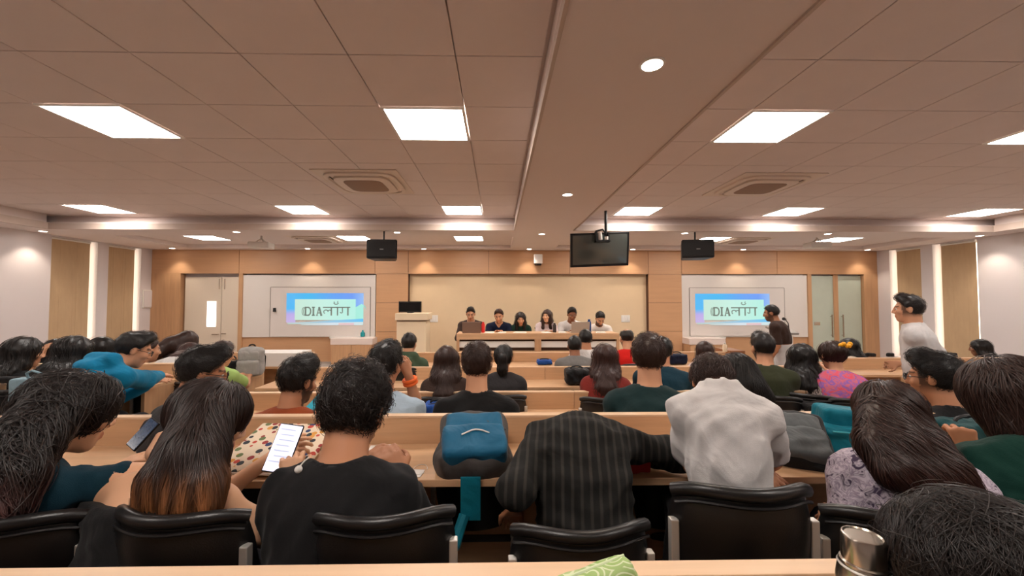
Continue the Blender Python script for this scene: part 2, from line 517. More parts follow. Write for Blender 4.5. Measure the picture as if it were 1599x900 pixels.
class Field:
    """Smooth union of tapered limbs, ellipsoids and rounded boxes."""
    def __init__(s):
        s.p = []; s.cuts = []; s.disp = None
    def cap(s, a, b, ra, rb, k=.03, lat=None, ks=1.0, op='u'):
        a = np.asarray(a, f32); b = np.asarray(b, f32)
        m = max(ra, rb) * max(1, ks) + k + .05
        s.p.append(('c', (a, b, ra, rb, None if lat is None else unit(lat), ks), k, op, np.minimum(a, b) - m, np.maximum(a, b) + m))
        return s
    def ell(s, c, r, Rm=None, k=.03, op='u'):
        c = np.asarray(c, f32); r = np.asarray(r, f32)
        m = float(max(r)) + k + .05
        s.p.append(('e', (c, r, None if Rm is None else np.asarray(Rm, f32)), k, op, c - m, c + m))
        return s
    def rbox(s, c, half, rad, Rm=None, k=.02, op='u', taper=None):
        c = np.asarray(c, f32); half = np.asarray(half, f32)
        m = float(np.linalg.norm(half)) + rad + k + .05
        s.p.append(('b', (c, half, rad, None if Rm is None else np.asarray(Rm, f32), taper), k, op, c - m, c + m))
        return s
    def cut(s, c, n, k=.004):
        s.cuts.append((np.asarray(c, f32), unit(n), k)); return s
    def chain(s, pts, rs, k=.03, lat=None, ks=1.0):
        for i in range(len(pts) - 1):
            s.cap(pts[i], pts[i + 1], rs[i], rs[i + 1], k, lat, ks)
        return s
    @staticmethod
    def dist(kind, a, X, Y, Z):
        if kind == 'c':
            p, q, ra, rb, lat, ks = a
            ab = q - p
            vx, vy, vz = X - p[0], Y - p[1], Z - p[2]
            if lat is not None and ks != 1:
                g = 1 - 1 / ks
                c = (vx * lat[0] + vy * lat[1] + vz * lat[2]) * g
                vx, vy, vz = vx - lat[0] * c, vy - lat[1] * c, vz - lat[2] * c
                ab = ab - lat * float(ab @ lat) * g
            L2 = float(ab @ ab) + 1e-9
            t = np.clip((vx * ab[0] + vy * ab[1] + vz * ab[2]) / L2, 0, 1)
            vx, vy, vz = vx - t * ab[0], vy - t * ab[1], vz - t * ab[2]
            return np.sqrt(vx * vx + vy * vy + vz * vz) - (ra + (rb - ra) * t)
        if kind == 'e':
            c, r, Rm = a
            x, y, z = X - c[0], Y - c[1], Z - c[2]
            if Rm is not None:
                x, y, z = (Rm[0, 0] * x + Rm[1, 0] * y + Rm[2, 0] * z, Rm[0, 1] * x + Rm[1, 1] * y + Rm[2, 1] * z,
                           Rm[0, 2] * x + Rm[1, 2] * y + Rm[2, 2] * z)
            x, y, z = x / r[0], y / r[1], z / r[2]
            k0 = np.sqrt(x * x + y * y + z * z)
            x, y, z = x / r[0], y / r[1], z / r[2]
            k1 = np.sqrt(x * x + y * y + z * z)
            return k0 * (k0 - 1) / np.maximum(k1, 1e-6)
        c, h, rad, Rm, tp = a
        x, y, z = X - c[0], Y - c[1], Z - c[2]
        if Rm is not None:
            x, y, z = (Rm[0, 0] * x + Rm[1, 0] * y + Rm[2, 0] * z, Rm[0, 1] * x + Rm[1, 1] * y + Rm[2, 1] * z,
                       Rm[0, 2] * x + Rm[1, 2] * y + Rm[2, 2] * z)
        if tp:
            sc = 1 - tp * (z / h[2])
            x = x / np.maximum(sc, .3); y = y / np.maximum(sc, .3)
        x, y, z = np.abs(x) - h[0], np.abs(y) - h[1], np.abs(z) - h[2]
        o = np.sqrt(np.maximum(x, 0) ** 2 + np.maximum(y, 0) ** 2 + np.maximum(z, 0) ** 2)
        return o + np.minimum(np.maximum(np.maximum(x, y), z), 0) - rad
    @staticmethod
    def comb(d, e, k, op):
        if op == 'u':
            h = np.maximum(k - np.abs(d - e), 0) / k
            return np.minimum(d, e) - h * h * k * .25
        e = -e
        h = np.maximum(k - np.abs(d - e), 0) / k
        return np.maximum(d, e) + h * h * k * .25
    def at(s, P):
        P = np.asarray(P, f32)
        d = np.full(len(P), 1.0, f32)
        for kind, a, k, op, lo, hi in s.p:
            d = s.comb(d, s.dist(kind, a, P[:, 0], P[:, 1], P[:, 2]), k, op)
        for c, n, k in s.cuts:
            e = (P - c) @ n
            h = np.maximum(k - np.abs(d - e), 0) / k
            d = np.maximum(d, e) + h * h * k * .25
        return d
    def bounds(s):
        lo = np.min([q[4] for q in s.p if q[3] == 'u'], 0); hi = np.max([q[5] for q in s.p if q[3] == 'u'], 0)
        return lo + .03, hi - .03
    def grid(s, axes):
        d = np.full([len(a) for a in axes], .5, f32)
        for kind, a, k, op, lo, hi in s.p:
            ix = [slice(max(0, int(np.searchsorted(ax, lo[i])) - 1), int(np.searchsorted(ax, hi[i])) + 1) for i, ax in enumerate(axes)]
            X, Y, Z = axes[0][ix[0]][:, None, None], axes[1][ix[1]][None, :, None], axes[2][ix[2]][None, None, :]
            if min(X.size, Y.size, Z.size) == 0:
                continue
            sub = d[ix[0], ix[1], ix[2]]
            d[ix[0], ix[1], ix[2]] = s.comb(sub, s.dist(kind, a, X, Y, Z), k, op)
        X, Y, Z = axes[0][:, None, None], axes[1][None, :, None], axes[2][None, None, :]
        if s.disp is not None:
            m = np.abs(d) < .06
            idx = np.nonzero(m)
            P = np.stack([axes[0][idx[0]], axes[1][idx[1]], axes[2][idx[2]]], 1)
            d[idx] += s.disp(P).astype(f32)
        for c, n, k in s.cuts:
            e = (X - c[0]) * n[0] + (Y - c[1]) * n[1] + (Z - c[2]) * n[2]
            h = np.maximum(k - np.abs(d - e), 0) / k
            d = np.maximum(d, e) + h * h * k * .25
        return d
    def mesh(s, h, fine=()):
        lo, hi = s.bounds()
        axes = []
        for i in range(3):
            pts = [float(lo[i])]
            while pts[-1] < hi[i]:
                st = h
                for (flo, fhi, fh) in fine:
                    if flo[i] - fh <= pts[-1] <= fhi[i]:
                        st = min(st, fh)
                pts.append(pts[-1] + st)
            axes.append(np.array(pts, f32))
        return surface_nets(s.grid(axes), axes)

def surface_nets(d, axes):
    ins = d < 0
    nx, ny, nz = d.shape
    cs = np.zeros((nx - 1, ny - 1, nz - 1), np.int8)
    for dx in (0, 1):
        for dy in (0, 1):
            for dz in (0, 1):
                cs += ins[dx:nx - 1 + dx, dy:ny - 1 + dy, dz:nz - 1 + dz]
    act = (cs > 0) & (cs < 8)
    I = np.argwhere(act)
    if len(I) == 0:
        return np.zeros((0, 3), f32), np.zeros((0, 4), np.int32)
    vid = np.full(act.shape, -1, np.int32)
    vid[act] = np.arange(len(I))
    acc = np.zeros((len(I), 3), f32); cn = np.zeros(len(I), f32)
    for ax in range(3):
        o1, o2 = [a for a in range(3) if a != ax]
        for u in (0, 1):
            for v in (0, 1):
                A = I.copy(); A[:, o1] += u; A[:, o2] += v
                Bq = A.copy(); Bq[:, ax] += 1
                da = d[A[:, 0], A[:, 1], A[:, 2]]; db = d[Bq[:, 0], Bq[:, 1], Bq[:, 2]]
                m = (da < 0) != (db < 0)
                t = np.where(m, da / np.where(m, da - db, 1), 0)
                P = np.zeros((len(I), 3), f32)
                for k in range(3):
                    P[:, k] = axes[k][A[:, k]]
                P[:, ax] += t * (axes[ax][np.minimum(A[:, ax] + 1, len(axes[ax]) - 1)] - axes[ax][A[:, ax]])
                acc[m] += P[m]; cn[m] += 1
    verts = acc / np.maximum(cn, 1)[:, None]
    Q = []
    for ax in range(3):
        o1, o2 = [(1, 2), (2, 0), (0, 1)][ax]
        sl = [slice(None)] * 3; sl2 = [slice(None)] * 3
        sl[ax] = slice(0, -1); sl2[ax] = slice(1, None)
        a, b_ = ins[tuple(sl)], ins[tuple(sl2)]
        E = np.argwhere(a != b_)
        E = E[(E[:, o1] > 0) & (E[:, o2] > 0) & (E[:, o1] < d.shape[o1] - 1) & (E[:, o2] < d.shape[o2] - 1)]
        if len(E) == 0:
            continue
        fl = a[E[:, 0], E[:, 1], E[:, 2]]
        c = []
        for (u, v) in ((-1, -1), (0, -1), (0, 0), (-1, 0)):
            G = E.copy(); G[:, o1] += u; G[:, o2] += v
            c.append(vid[G[:, 0], G[:, 1], G[:, 2]])
        q = np.stack(c, 1)
        q[~fl] = q[~fl][:, ::-1]
        Q.append(q)
    return verts, np.concatenate(Q).astype(np.int32)

def quad_mesh(name, v, q, mats, cols=None, smooth=True):
    me = bpy.data.meshes.new(name)
    nf, w_ = q.shape
    me.vertices.add(len(v)); me.loops.add(nf * w_); me.polygons.add(nf)
    me.vertices.foreach_set('co', np.asarray(v, f32).ravel())
    me.loops.foreach_set('vertex_index', q.ravel())
    me.polygons.foreach_set('loop_start', np.arange(0, nf * w_, w_, dtype=np.int32))
    me.polygons.foreach_set('loop_total', np.full(nf, w_, np.int32))
    me.polygons.foreach_set('use_smooth', np.full(nf, smooth))
    for m in (mats if isinstance(mats, (list, tuple)) else [mats]):
        me.materials.append(m)
    if cols is not None:
        a = me.color_attributes.new('Col', 'FLOAT_COLOR', 'POINT')
        c4 = np.ones((len(v), 4), f32); c4[:, :3] = cols
        a.data.foreach_set('color', c4.ravel())
    me.update(); me.validate()
    return me

def sdf_obj(name, field, h, m, parent=None, fine=(), colf=None):
    v, q = field.mesh(h, fine)
    cols = colf(v) if colf else None
    return link(name, quad_mesh(name, v, q, m, cols), None, parent)

def folds(amp, seed, fr=18.0, axis=None):
    """Soft cloth folds as a sum of a few oriented waves (metres)."""
    g = np.random.default_rng(seed)
    D = g.normal(size=(6, 3)).astype(f32); D /= np.linalg.norm(D, axis=1)[:, None]
    if axis is not None:
        D = D - .75 * (D @ unit(axis))[:, None] * unit(axis)[None]
    ph = g.uniform(0, 6.28, 6).astype(f32); fq = (g.uniform(.6, 1.7, 6) * fr).astype(f32)
    def fn(P):
        s_ = np.zeros(len(P), f32)
        wp = .03 * np.sin(P[:, [1, 2, 0]] * 17 + ph[:3])
        for i in range(6):
            s_ += np.abs(np.sin((P + wp) @ D[i] * fq[i] + ph[i])) - .5
        return s_ * amp / 2.2
    return fn

# ------------------------------------------------------------------ strands of hair laid over a hair volume
def strands(field, roots, flow, length, width, n=7, lift=.002, colf=None, seed=1, mat=None, name='hair_strand', parent=None, jitter=.25, droop=0.0, clump=0):
    g = np.random.default_rng(seed)
    N = len(roots)
    P = roots.astype(f32).copy()
    L = (length * g.uniform(.65, 1.15, N)).astype(f32)
    off = (lift * g.uniform(-.6, 1.6, N)).astype(f32)
    bias = (g.normal(size=(N, 3)) * jitter).astype(f32)
    if clump:
        ci = g.integers(0, clump, N); cb = (g.normal(size=(clump, 3)) * jitter * 1.3).astype(f32)
        bias = bias * .45 + cb[ci]
        off += (np.abs(g.normal(size=clump)) * lift * 1.6).astype(f32)[ci]
    e = .004
    rows_, nor = [], []
    prev = None
    for i in range(n):
        G = np.stack([field.at(P + V3(e, 0, 0)) - field.at(P - V3(e, 0, 0)), field.at(P + V3(0, e, 0)) - field.at(P - V3(0, e, 0)),
                      field.at(P + V3(0, 0, e)) - field.at(P - V3(0, 0, e))], 1)
        G /= np.maximum(np.linalg.norm(G, axis=1), 1e-6)[:, None]
        d = field.at(P)
        P = P - G * (np.clip(d - off, -.02, .02))[:, None]
        rows_.append(P.copy()); nor.append(G)
        t = flow(P) + bias
        t = t - G * (t * G).sum(1)[:, None] * (1 - droop)
        t /= np.maximum(np.linalg.norm(t, axis=1), 1e-6)[:, None]
        if prev is not None:
            t = t * .6 + prev * .4
            t /= np.maximum(np.linalg.norm(t, axis=1), 1e-6)[:, None]
        prev = t
        P = P + t * (L / (n - 1))[:, None]
    C = np.stack(rows_, 1); Nn = np.stack(nor, 1)            # N,n,3
    T = np.gradient(C, axis=1); T /= np.maximum(np.linalg.norm(T, axis=2), 1e-6)[..., None]
    S = np.cross(T, Nn); S /= np.maximum(np.linalg.norm(S, axis=2), 1e-6)[..., None]
    tp = np.linspace(0, 1, n, dtype=f32)
    wd = width * g.uniform(.6, 1.3, N).astype(f32)[:, None] * (np.minimum(1, (1 - tp) * 2.2 + .12) * np.minimum(1, tp * 4 + .4))[None]
    a = C - S * wd[..., None] * .5 - Nn * .0004
    b = C + S * wd[..., None] * .5 - Nn * .0004
    c = C + Nn * (wd * .42)[..., None]
    v = np.stack([a, b, c], 2).reshape(-1, 3)
    base = (np.arange(N)[:, None] * n * 3 + np.arange(n - 1)[None] * 3)[..., None]
    qs = []
    for (x, y) in ((0, 2), (2, 1)):
        qs.append(np.concatenate([base + x, base + y, base + y + 3, base + x + 3], 2).reshape(-1, 4))
    q = np.concatenate(qs).astype(np.int32)
    cols = None
    if colf is not None:
        cv = colf(v)
        jit = np.repeat(g.uniform(.7, 1.3, N).astype(f32), n * 3)[:, None]
        cols = cv * jit
    me = quad_mesh(name, v, q, mat, cols)
    o = link(name, me, None, parent)
    o['kind'] = 'stuff'
    return o

# ------------------------------------------------------------------ people
SKINS = {'a': (206, 152, 118), 'b': (184, 128, 94), 'c': (140, 92, 66), 'd': (222, 172, 136)}
def skin_mat(k):
    return M('skin_' + k, SKINS[k], rough=.55, spec=.35, attr=True, bump=.03, bscale=400)
HAIRM = M('hair', (255, 255, 255), rough=.42, spec=.42, attr=True)
HAIRC = {'black': (19, 15, 14), 'dark': (29, 21, 19), 'brown': (52, 33, 27), 'ombre': (40, 26, 22), 'chestnut': (58, 34, 29)}
EYEW = M('eye_white', (228, 222, 214), rough=.2)
EYEB = M('eye_iris', (30, 18, 12), rough=.15)
SHOEM = M('dark_shoe', (30, 28, 28), rough=.5)
def cloth(name, col, bump=.25, var=.06, rough=.85, **k):
    return M('cloth_' + name, col, rough=rough, spec=.2, var=var, vscale=(14, 14, 14), bump=bump, bscale=420, sheen=k.pop('sheen', .06), wrinkle=k.pop('wrinkle', .35), **k)
DENIM = cloth('dark_trousers', (34, 35, 42))

def rotm(pitch, yaw, roll):
    """Columns: right, forward, up of a head; pitch>0 looks down, yaw>0 turns to its left, roll>0 tips to its right."""
    return np.array(Matrix.Rotation(yaw, 3, 'Z') @ Matrix.Rotation(-pitch, 3, 'X') @ Matrix.Rotation(roll, 3, 'Y'), dtype=f32)

SHOE_ME = None
def shoe_mesh():
    global SHOE_ME
    if SHOE_ME is None:
        f = Field().cap((0, -.06, .04), (0, .12, .032), .042, .036, .02, (1, 0, 0), 1.05).cap((0, -.06, .04), (0, -.05, .09), .04, .045, .02)
        f.cut((0, 0, .004), (0, 0, -1))
        v, q = f.mesh(.012)
        SHOE_ME = quad_mesh('shoe', v, q, SHOEM)
    return SHOE_ME

def hand_prims(f, wrist, d, n, thumb, s=1.0, curl=.35, r=1.0):
    """Palm with five jointed fingers: d points along the hand, n out of the back of it, thumb = +1/-1 side along d x n."""
    d = unit(d); n = unit(np.asarray(n, f32) - d * float(np.dot(n, d))); t = np.cross(d, n) * thumb
    kn = []
    for i, (o, l) in enumerate(((.030, .074), (.010, .08), (-.010, .075), (-.029, .06))):
        k = wrist + d * (.088 - abs(o - .008) * .25) * s + t * o * s
        f.cap(wrist + d * .012 + t * o * .55 * s, k, .0145 * s, .0115 * s, .012)
        kn.append((k, l * s))
    for i, (k, l) in enumerate(kn):
        a = curl * (.75 + .12 * i)
        p = k; ang = a * .5
        sp = t * (.10 - .07 * i)
        for j, fr in enumerate((.46, .31, .23)):
            ang += a * (.55 if j == 0 else .8)
            dv = unit(d * math.cos(ang) - n * math.sin(ang) + sp)
            q = p + dv * l * fr
            f.cap(p, q, (.0095 - .0008 * j) * s * r, (.0087 - .0010 * j) * s * r, .004)
            p = q
    b = wrist + d * .03 * s + t * .022 * s
    m = b + unit(d * .75 + t * .75 - n * .25) * .045 * s
    e = m + unit(d * .9 + t * .25 - n * (.2 + curl * .5)) * .032 * s
    g = e + unit(d * .9 - n * (.2 + curl * .6)) * .026 * s
    f.cap(b, m, .014 * s, .0115 * s, .008); f.cap(m, e, .0115 * s, .010 * s, .005); f.cap(e, g, .010 * s, .008 * s, .004)

def ik(S, W, l1, l2, pole):
    dv = W - S; L = float(np.linalg.norm(dv)); L = min(L, (l1 + l2) * .995)
    u = unit(dv); W = S + u * L
    a = (l1 * l1 - l2 * l2 + L * L) / (2 * L)
    hgt = math.sqrt(max(0, l1 * l1 - a * a))
    p = np.asarray(pole, f32); p = unit(p - u * float(p @ u))
    return S + u * a + p * hgt, W

PEOPLE = []
def person(label, head, floor_z=0.0, yaw=0, lean=12, hunch=8, neck=None, hp=8, hy=0, hr=0, sex='m', skin='b', hair=None, top=None,
           arms=None, deskz=.75, pose='sit', res=.016, fine=None, group=None, glasses=False, beard=0.0, size=1.0, legs=True, trousers=None, seat=.45,
           strand=0, broad=1.0, girth=1.0, face=True, handres=None, wrinkle=0.0, side=0.0, twist=0.0):
    hx = Vector(head)
    fem = sex == 'f'
    s = size * (.94 if fem else 1.0)
    yw = R(yaw)
    shw = (.150 if fem else .178) * s * broad
    # --- spine in the local frame (+Y ahead, +X to the right hand)
    pel = V3(0, 0, seat + .10) if pose == 'sit' else V3(0, 0, .93 * s)
    Ls = .47 * s
    lr = R(lean); hu = R(hunch)
    sd = R(side)
    def build(Ls):
        pts = [pel]
        for i in range(4):
            a_ = lr + hu * (i - 1.2)
            pts.append(pts[-1] + Ls / 4 * V3(math.sin(sd) , math.sin(a_), math.cos(a_) * math.cos(sd)))
        N = pts[-1]
        na = R(neck) if neck is not None else lr + hu * 1.5
        H = N + (.168 * s) * V3(math.sin(sd) * .5, math.sin(na) + .03, math.cos(na))
        return pts, N, H
    pts, N, H = build(Ls)
    want = hx.z - floor_z
    for _ in range(12):
        err = want - float(H[2])
        Ls = min(.64 * s, max(.36 * s, Ls + err * .8)); pts, N, H = build(Ls)
    err = want - float(H[2])
    if abs(err) > .004:                                   # the rest by how high the seat holds the hips
        pel = pel + V3(0, 0, max(-.14, min(.12, err))); pts, N, H = build(Ls)
    if DEBUG and abs(want - float(H[2])) > .01:
        print('HEADFIT', label[:40], round(want - float(H[2]), 3))
    Rz = np.array(Matrix.Rotation(yw, 3, 'Z'), dtype=f32)
    rootw = np.array(hx, dtype=f32) - Rz @ H
    root = thing('person', label, 'person', (float(rootw[0]), float(rootw[1]), floor_z), yw, group)
    rootv = V3(rootw[0], rootw[1], floor_z)
    def loc(p):
        return Rz.T @ (np.asarray(p, f32) - rootv)
    X = V3(1, 0, 0)
    if twist:
        X = V3(math.cos(R(twist)), math.sin(R(twist)), 0)
    HM = rotm(R(hp), R(hy), R(hr))
    hs = (.95 if fem else 1.0) * size
    def h2l(*p):
        return H + HM @ (V3(*p) * hs)
    C = pts[3]; Mid = pts[2]; Low = pts[1]
    up = unit(N - C)
    back = unit(np.cross(X, unit(N - Mid))) * -1
    if back[1] > 0: back = -back
    Sr = C + (N - C) * .38 + X * shw + back * -.012
    Sl = C + (N - C) * .38 - X * shw + back * -.012
    # --- arms
    l1, l2 = .285 * s, .245 * s
    tz = deskz + .035
    arms = arms or {}
    A = {}
    for sgn, key, S in ((1, 'r', Sr), (-1, 'l', Sl)):
        sp = arms.get(key, {})
        if 'w' in sp: W = loc(sp['w'])
        elif 'wl' in sp: W = V3(*sp['wl'])
        elif pose == 'stand': W = S + V3(sgn * .06, .06, -.50 * s)
        else: W = V3(sgn * .09, float(S[1]) + .34, min(float(S[2]) - .1, tz + .01))
        pole = V3(*sp['pole']) if 'pole' in sp else (V3(sgn * .7, -.3, -1) if pose == 'sit' else V3(sgn * .3, -1, -.2))
        if 'e' in sp:
            E = loc(sp['e']); E = S + unit(E - S) * l1; W = E + unit(W - E) * l2
        else:
            E, W = ik(S, W, l1, l2, pole)
        hd = V3(*sp['d']) if 'd' in sp else (W - E)
        hn = V3(*sp['n']) if 'n' in sp else (V3(0, -.2, 1) if pose == 'sit' else V3(sgn, 0, 0))
        A[key] = (S, E, W, unit(hd), hn, sgn, sp.get('curl', .4))
    sleeve = (top or {}).get('sleeve', .62)      # 0 none, .62 short, 2 long
    # --- body field
    f = Field()
    sh = (.007 + .9 * wrinkle) if top else 0
    f.ell(pel + V3(0, -.01, 0), (.165 * s, .125 * s, .12 * s), k=.05)
    wr = (.094 if fem else .108) * s
    f.cap(pel, Low, .115 * s - sh, wr - sh, .06, X, 1.32 * girth)
    f.cap(Low, Mid, wr - sh, .104 * s - sh, .06, X, 1.34 * girth)
    f.cap(Mid, C, .104 * s - sh, .105 * s - sh, .06, X, 1.42 * girth)
    f.cap(C, C + (N - C) * .55, .100 * s - sh, .075 * s - sh, .06, X, 1.5 * girth)
    f.cap(Sl, Sr, .052 * s - sh, .052 * s - sh, .05)
    f.cap(N - up * .03 * s + X * .03, Sr - X * .03, .052 * s - sh, .05 * s - sh, .05)
    f.cap(N - up * .03 * s - X * .03, Sl + X * .03, .052 * s - sh, .05 * s - sh, .05)
    if fem:
        for g_ in (-1, 1):
            f.ell(C + X * g_ * .07 - back * .085 + V3(0, 0, -.03), (.06, .055, .06), k=.04)
    for key in A:
        S, E, W, hd, hn, sgn, cu = A[key]
        rr = (.92 if not fem else .80) * s
        f.cap(S, S + (E - S) * .5, .053 * rr - sh, .051 * rr - sh * (sleeve > .5), .035)
        f.cap(S + (E - S) * .5, E, .051 * rr - sh * (sleeve > .5), .042 * rr, .03)
        f.cap(E, E + (W - E) * .35, .041 * rr, .041 * rr, .02)
        f.cap(E + (W - E) * .35, W, .041 * rr, .028 * rr, .02)
        hand_prims(f, W, hd, hn, sgn, s=(.92 if fem else 1.0) * size, curl=cu, r=1.0 if handres else 1.2)
    # neck and head
    nr = (.047 if fem else .060) * size
    nb = h2l(0, -.025, -.06)
    f.cap(N - up * .05, nb, nr * 1.15, nr, .035)
    f.ell(h2l(0, -.012, .028), V3(.075, .096, .090) * hs, HM, k=.02)
    f.ell(h2l(0, .026, -.04), V3(.057 if not fem else .054, .066, .070) * hs, HM, k=.035)
    f.ell(h2l(0, .060, -.094), V3(.026, .024, .022) * hs, HM, k=.03)
    if face:
        f.cap(h2l(-.034, .078, .030), h2l(.034, .078, .030), .0115 * hs, .0115 * hs, .018)
        f.cap(h2l(0, .092, .020), h2l(0, .108, -.022), .0075 * hs, .0115 * hs, .012)
        for g_ in (-1, 1):
            f.ell(h2l(g_ * .014, .098, -.028), V3(.010, .010, .008) * hs, HM, k=.01)
            f.ell(h2l(g_ * .030, .101, .010), V3(.015, .014, .009) * hs, HM, k=.012, op='s')
            f.ell(h2l(g_ * .043, .064, -.018), V3(.022, .022, .02) * hs, HM, k=.02)
        f.cap(h2l(-.017, .089, -.056), h2l(.017, .089, -.056), .0065 * hs, .0065 * hs, .008)
        f.cap(h2l(-.014, .088, -.067), h2l(.014, .088, -.067), .007 * hs, .007 * hs, .008)
    for g_ in (-1, 1):
        f.ell(h2l(g_ * .079, -.010, .0), V3(.010, .020, .031) * hs, HM, k=.008)
        if res < .013:
            f.ell(h2l(g_ * .089, -.004, .004), V3(.006, .011, .018) * hs, HM, k=.006, op='s')
    # legs
    L = []
    if pose == 'sit':
        for g_ in (-1, 1):
            hip = pel + V3(g_ * .09, .02, -.03); kn = V3(g_ * .12, float(pel[1]) + .43 * s, seat + .06); an = V3(g_ * .12, float(kn[1]) - .04, .09)
            L.append((hip, kn, an))
    else:
        for g_ in (-1, 1):
            hip = pel + V3(g_ * .085, 0, -.04); kn = V3(g_ * .09, .02 + g_ * .06, .49 * s); an = V3(g_ * .09, -.03 + g_ * .10, .09)
            L.append((hip, kn, an))
    for hip, kn, an in L:
        f.cap(hip, kn, .078 * s - .012, .055 * s - .012, .04); f.cap(kn, an, .053 * s - .012, .038 * s - .012, .03)
        f.cap(an, an + V3(0, .1, -.05), .03, .022, .02)
    fz_ = []
    hb = .15 * hs
    fh = fine if fine else res * .62
    if face or fine:
        fz_.append((H - hb, H + hb, fh))
    if handres:
        for key in A:
            if key in handres:
                S, E, W, hd, hn, sgn, cu = A[key]
                c_ = W + hd * .07
                fz_.append((c_ - .10, c_ + .10, handres[key]))
    hcol = lin(HAIRC[(hair or {}).get('color', 'black')])
    sk = lin(SKINS[skin])
    def bodycol(v):
        q = ((v - H) @ HM) / hs
        c = np.ones((len(v), 3), f32)
        def mixc(mask, col, a):
            nonlocal c
            m = np.clip(mask, 0, 1)[:, None] * a
            c = c * (1 - m) + np.array(col, f32)[None] * m
        near = (np.abs(q[:, 0]) < .1) & (np.abs(q[:, 1]) < .14) & (np.abs(q[:, 2]) < .14)
        front_ = near & (q[:, 1] > .06)
        lip = front_ & (np.abs(q[:, 0]) < .024) & (q[:, 2] < -.048) & (q[:, 2] > -.074) & (q[:, 1] > .085)
        mixc(lip.astype(f32), (.82, .55, .52), .8)
        br = front_ & (np.abs(np.abs(q[:, 0]) - .032) < .021) & (np.abs(q[:, 2] - .034) < .006)
        mixc(br.astype(f32), tuple(hcol[i] / sk[i] for i in range(3)), .85)
        if beard:
            jaw = near & (q[:, 2] < -.038) & (q[:, 1] > -.02) & (q[:, 2] > -.13) & ~lip & ((np.abs(q[:, 0]) > .03) | (q[:, 2] < -.075) | ((q[:, 2] < -.038) & (q[:, 2] > -.05)))
            mixc(jaw.astype(f32), tuple(hcol[i] / sk[i] for i in range(3)), beard)
        if (hair or {}).get('fade'):
            fd = near & (q[:, 1] < .045) & (q[:, 2] > -.075) & (np.abs(q[:, 0]) < .085) & ~((np.abs(q[:, 0]) > .071) & (np.abs(q[:, 1] + .01) < .03))
            m_ = np.clip((q[:, 2] + .075) / .05, 0, 1) * fd
            mixc(m_, tuple(hcol[i] / sk[i] * 1.3 for i in range(3)), .8)
        return c
    body = sdf_obj('body', f, res, skin_mat(skin), root, fine=fz_, colf=bodycol)
    # eyes
    if face:
        for g_ in (-1, 1):
            bm = bmesh.new()
            bmesh.ops.create_uvsphere(bm, u_segments=10, v_segments=8, radius=.0112 * hs)
            me = bpy.data.meshes.new('eye')
            for fc in bm.faces:
                fc.smooth = True
                fc.material_index = 1 if fc.calc_center_median().z > .0088 * hs else 0
            bm.to_mesh(me); bm.free()
            me.materials.append(EYEW); me.materials.append(EYEB)
            e = link('eye', me, None, root)
            Mx = Matrix([list(map(float, r_)) for r_ in HM]).to_4x4() @ Matrix.Rotation(-math.pi / 2, 4, 'X')
            Mx.translation = Vector(list(map(float, h2l(g_ * .030, .0790, .010))))
            e.matrix_local = Mx
    # --- garments
    if top:
        g = Field()
        o = .010 if res < .013 else .013
        lo_cut = top.get('hem', -.06)
        st = pel + V3(0, 0, lo_cut)
        g.cap(st, Low, .118 * s + o, wr + o + .004, .06, X, 1.34 * girth)
        g.cap(Low, Mid, wr + o + .004, .106 * s + o, .06, X, 1.36 * girth)
        g.cap(Mid, C, .106 * s + o, .106 * s + o, .06, X, 1.44 * girth)
        g.cap(C, C + (N - C) * .55, .101 * s + o, .074 * s + o, .06, X, 1.5 * girth)
        g.cap(Sl, Sr, .052 * s + o, .052 * s + o, .05)
        if not top.get('strapless'):
            g.cap(N - up * .03 * s + X * .03, Sr - X * .03, .052 * s + o, .05 * s + o, .05)
            g.cap(N - up * .03 * s - X * .03, Sl + X * .03, .052 * s + o, .05 * s + o, .05)
        if fem:
            for g_ in (-1, 1):
                g.ell(C + X * g_ * .07 - back * .085 + V3(0, 0, -.03), (.06 + o, .055 + o, .06 + o), k=.04)
        cuffs = []
        if sleeve > 0:
            for key in A:
                S, E, W, hd, hn, sgn, cu = A[key]
                rr = (.92 if not fem else .80) * s
                lo_ = top.get('loose', .008)
                e1 = S + (E - S) * min(1, sleeve)
                g.cap(S, e1, .053 * rr + o, (.048 if sleeve < 1 else .044) * rr + o + lo_, .035)
                if sleeve > 1:
                    e2 = E + (W - E) * min(1, sleeve - 1)
                    g.cap(E, e2, .043 * rr + o + lo_, .034 * rr + o + lo_ * .4, .02)
                    cuffs.append((e2, unit(W - E), .030 * rr + o))
                else:
                    cuffs.append((e1, unit(E - S), .05 * rr + o))
        if top.get('hood'):
            g.cap(N + back * .065 + X * .09 + up * .02, N + back * .065 - X * .09 + up * .02, .055, .055, .04)
            g.cap(N + back * .11 - up * .06 + X * .04, N + back * .11 - up * .06 - X * .04, .055, .055, .04)
        if top.get('collar'):
            ring = []
            for k in range(9):
                a_ = 2 * math.pi * k / 8
                ring.append(N + up * .012 + (X * math.cos(a_) * (nr + .012) + unit(np.cross(up, X)) * math.sin(a_) * (nr + .012)))
            for k in range(8):
                g.cap(ring[k], ring[k + 1], .010, .010, .015, up, 2.0)
        # neck opening
        nd = unit(nb - (N - up * .05))
        if not top.get('collar') and not top.get('strapless'):
            g.cap(N + up * .004, N + nd * .12, nr * 1.10 + .002, nr * 1.15 + .012, .010, op='s')
        if top.get('vneck'):
            g.cap(N - back * .09 - up * .07, N - back * .05 + up * .05, .012, .05, .012, op='s')
        g.cut(st + V3(0, 0, .0), V3(0, 0, -1))
        if top.get('strapless'):
            g.cut(C + up * top['strapless'], up)
        if wrinkle:
            fo_ = folds(wrinkle, len(PEOPLE) + 3, 30)
            g.disp = lambda P: fo_(P) * np.clip((np.linalg.norm(P - N, axis=1) - .085) / .09, 0, 1)
        gm = top['mat']
        gr = top.get('res', res * .85)
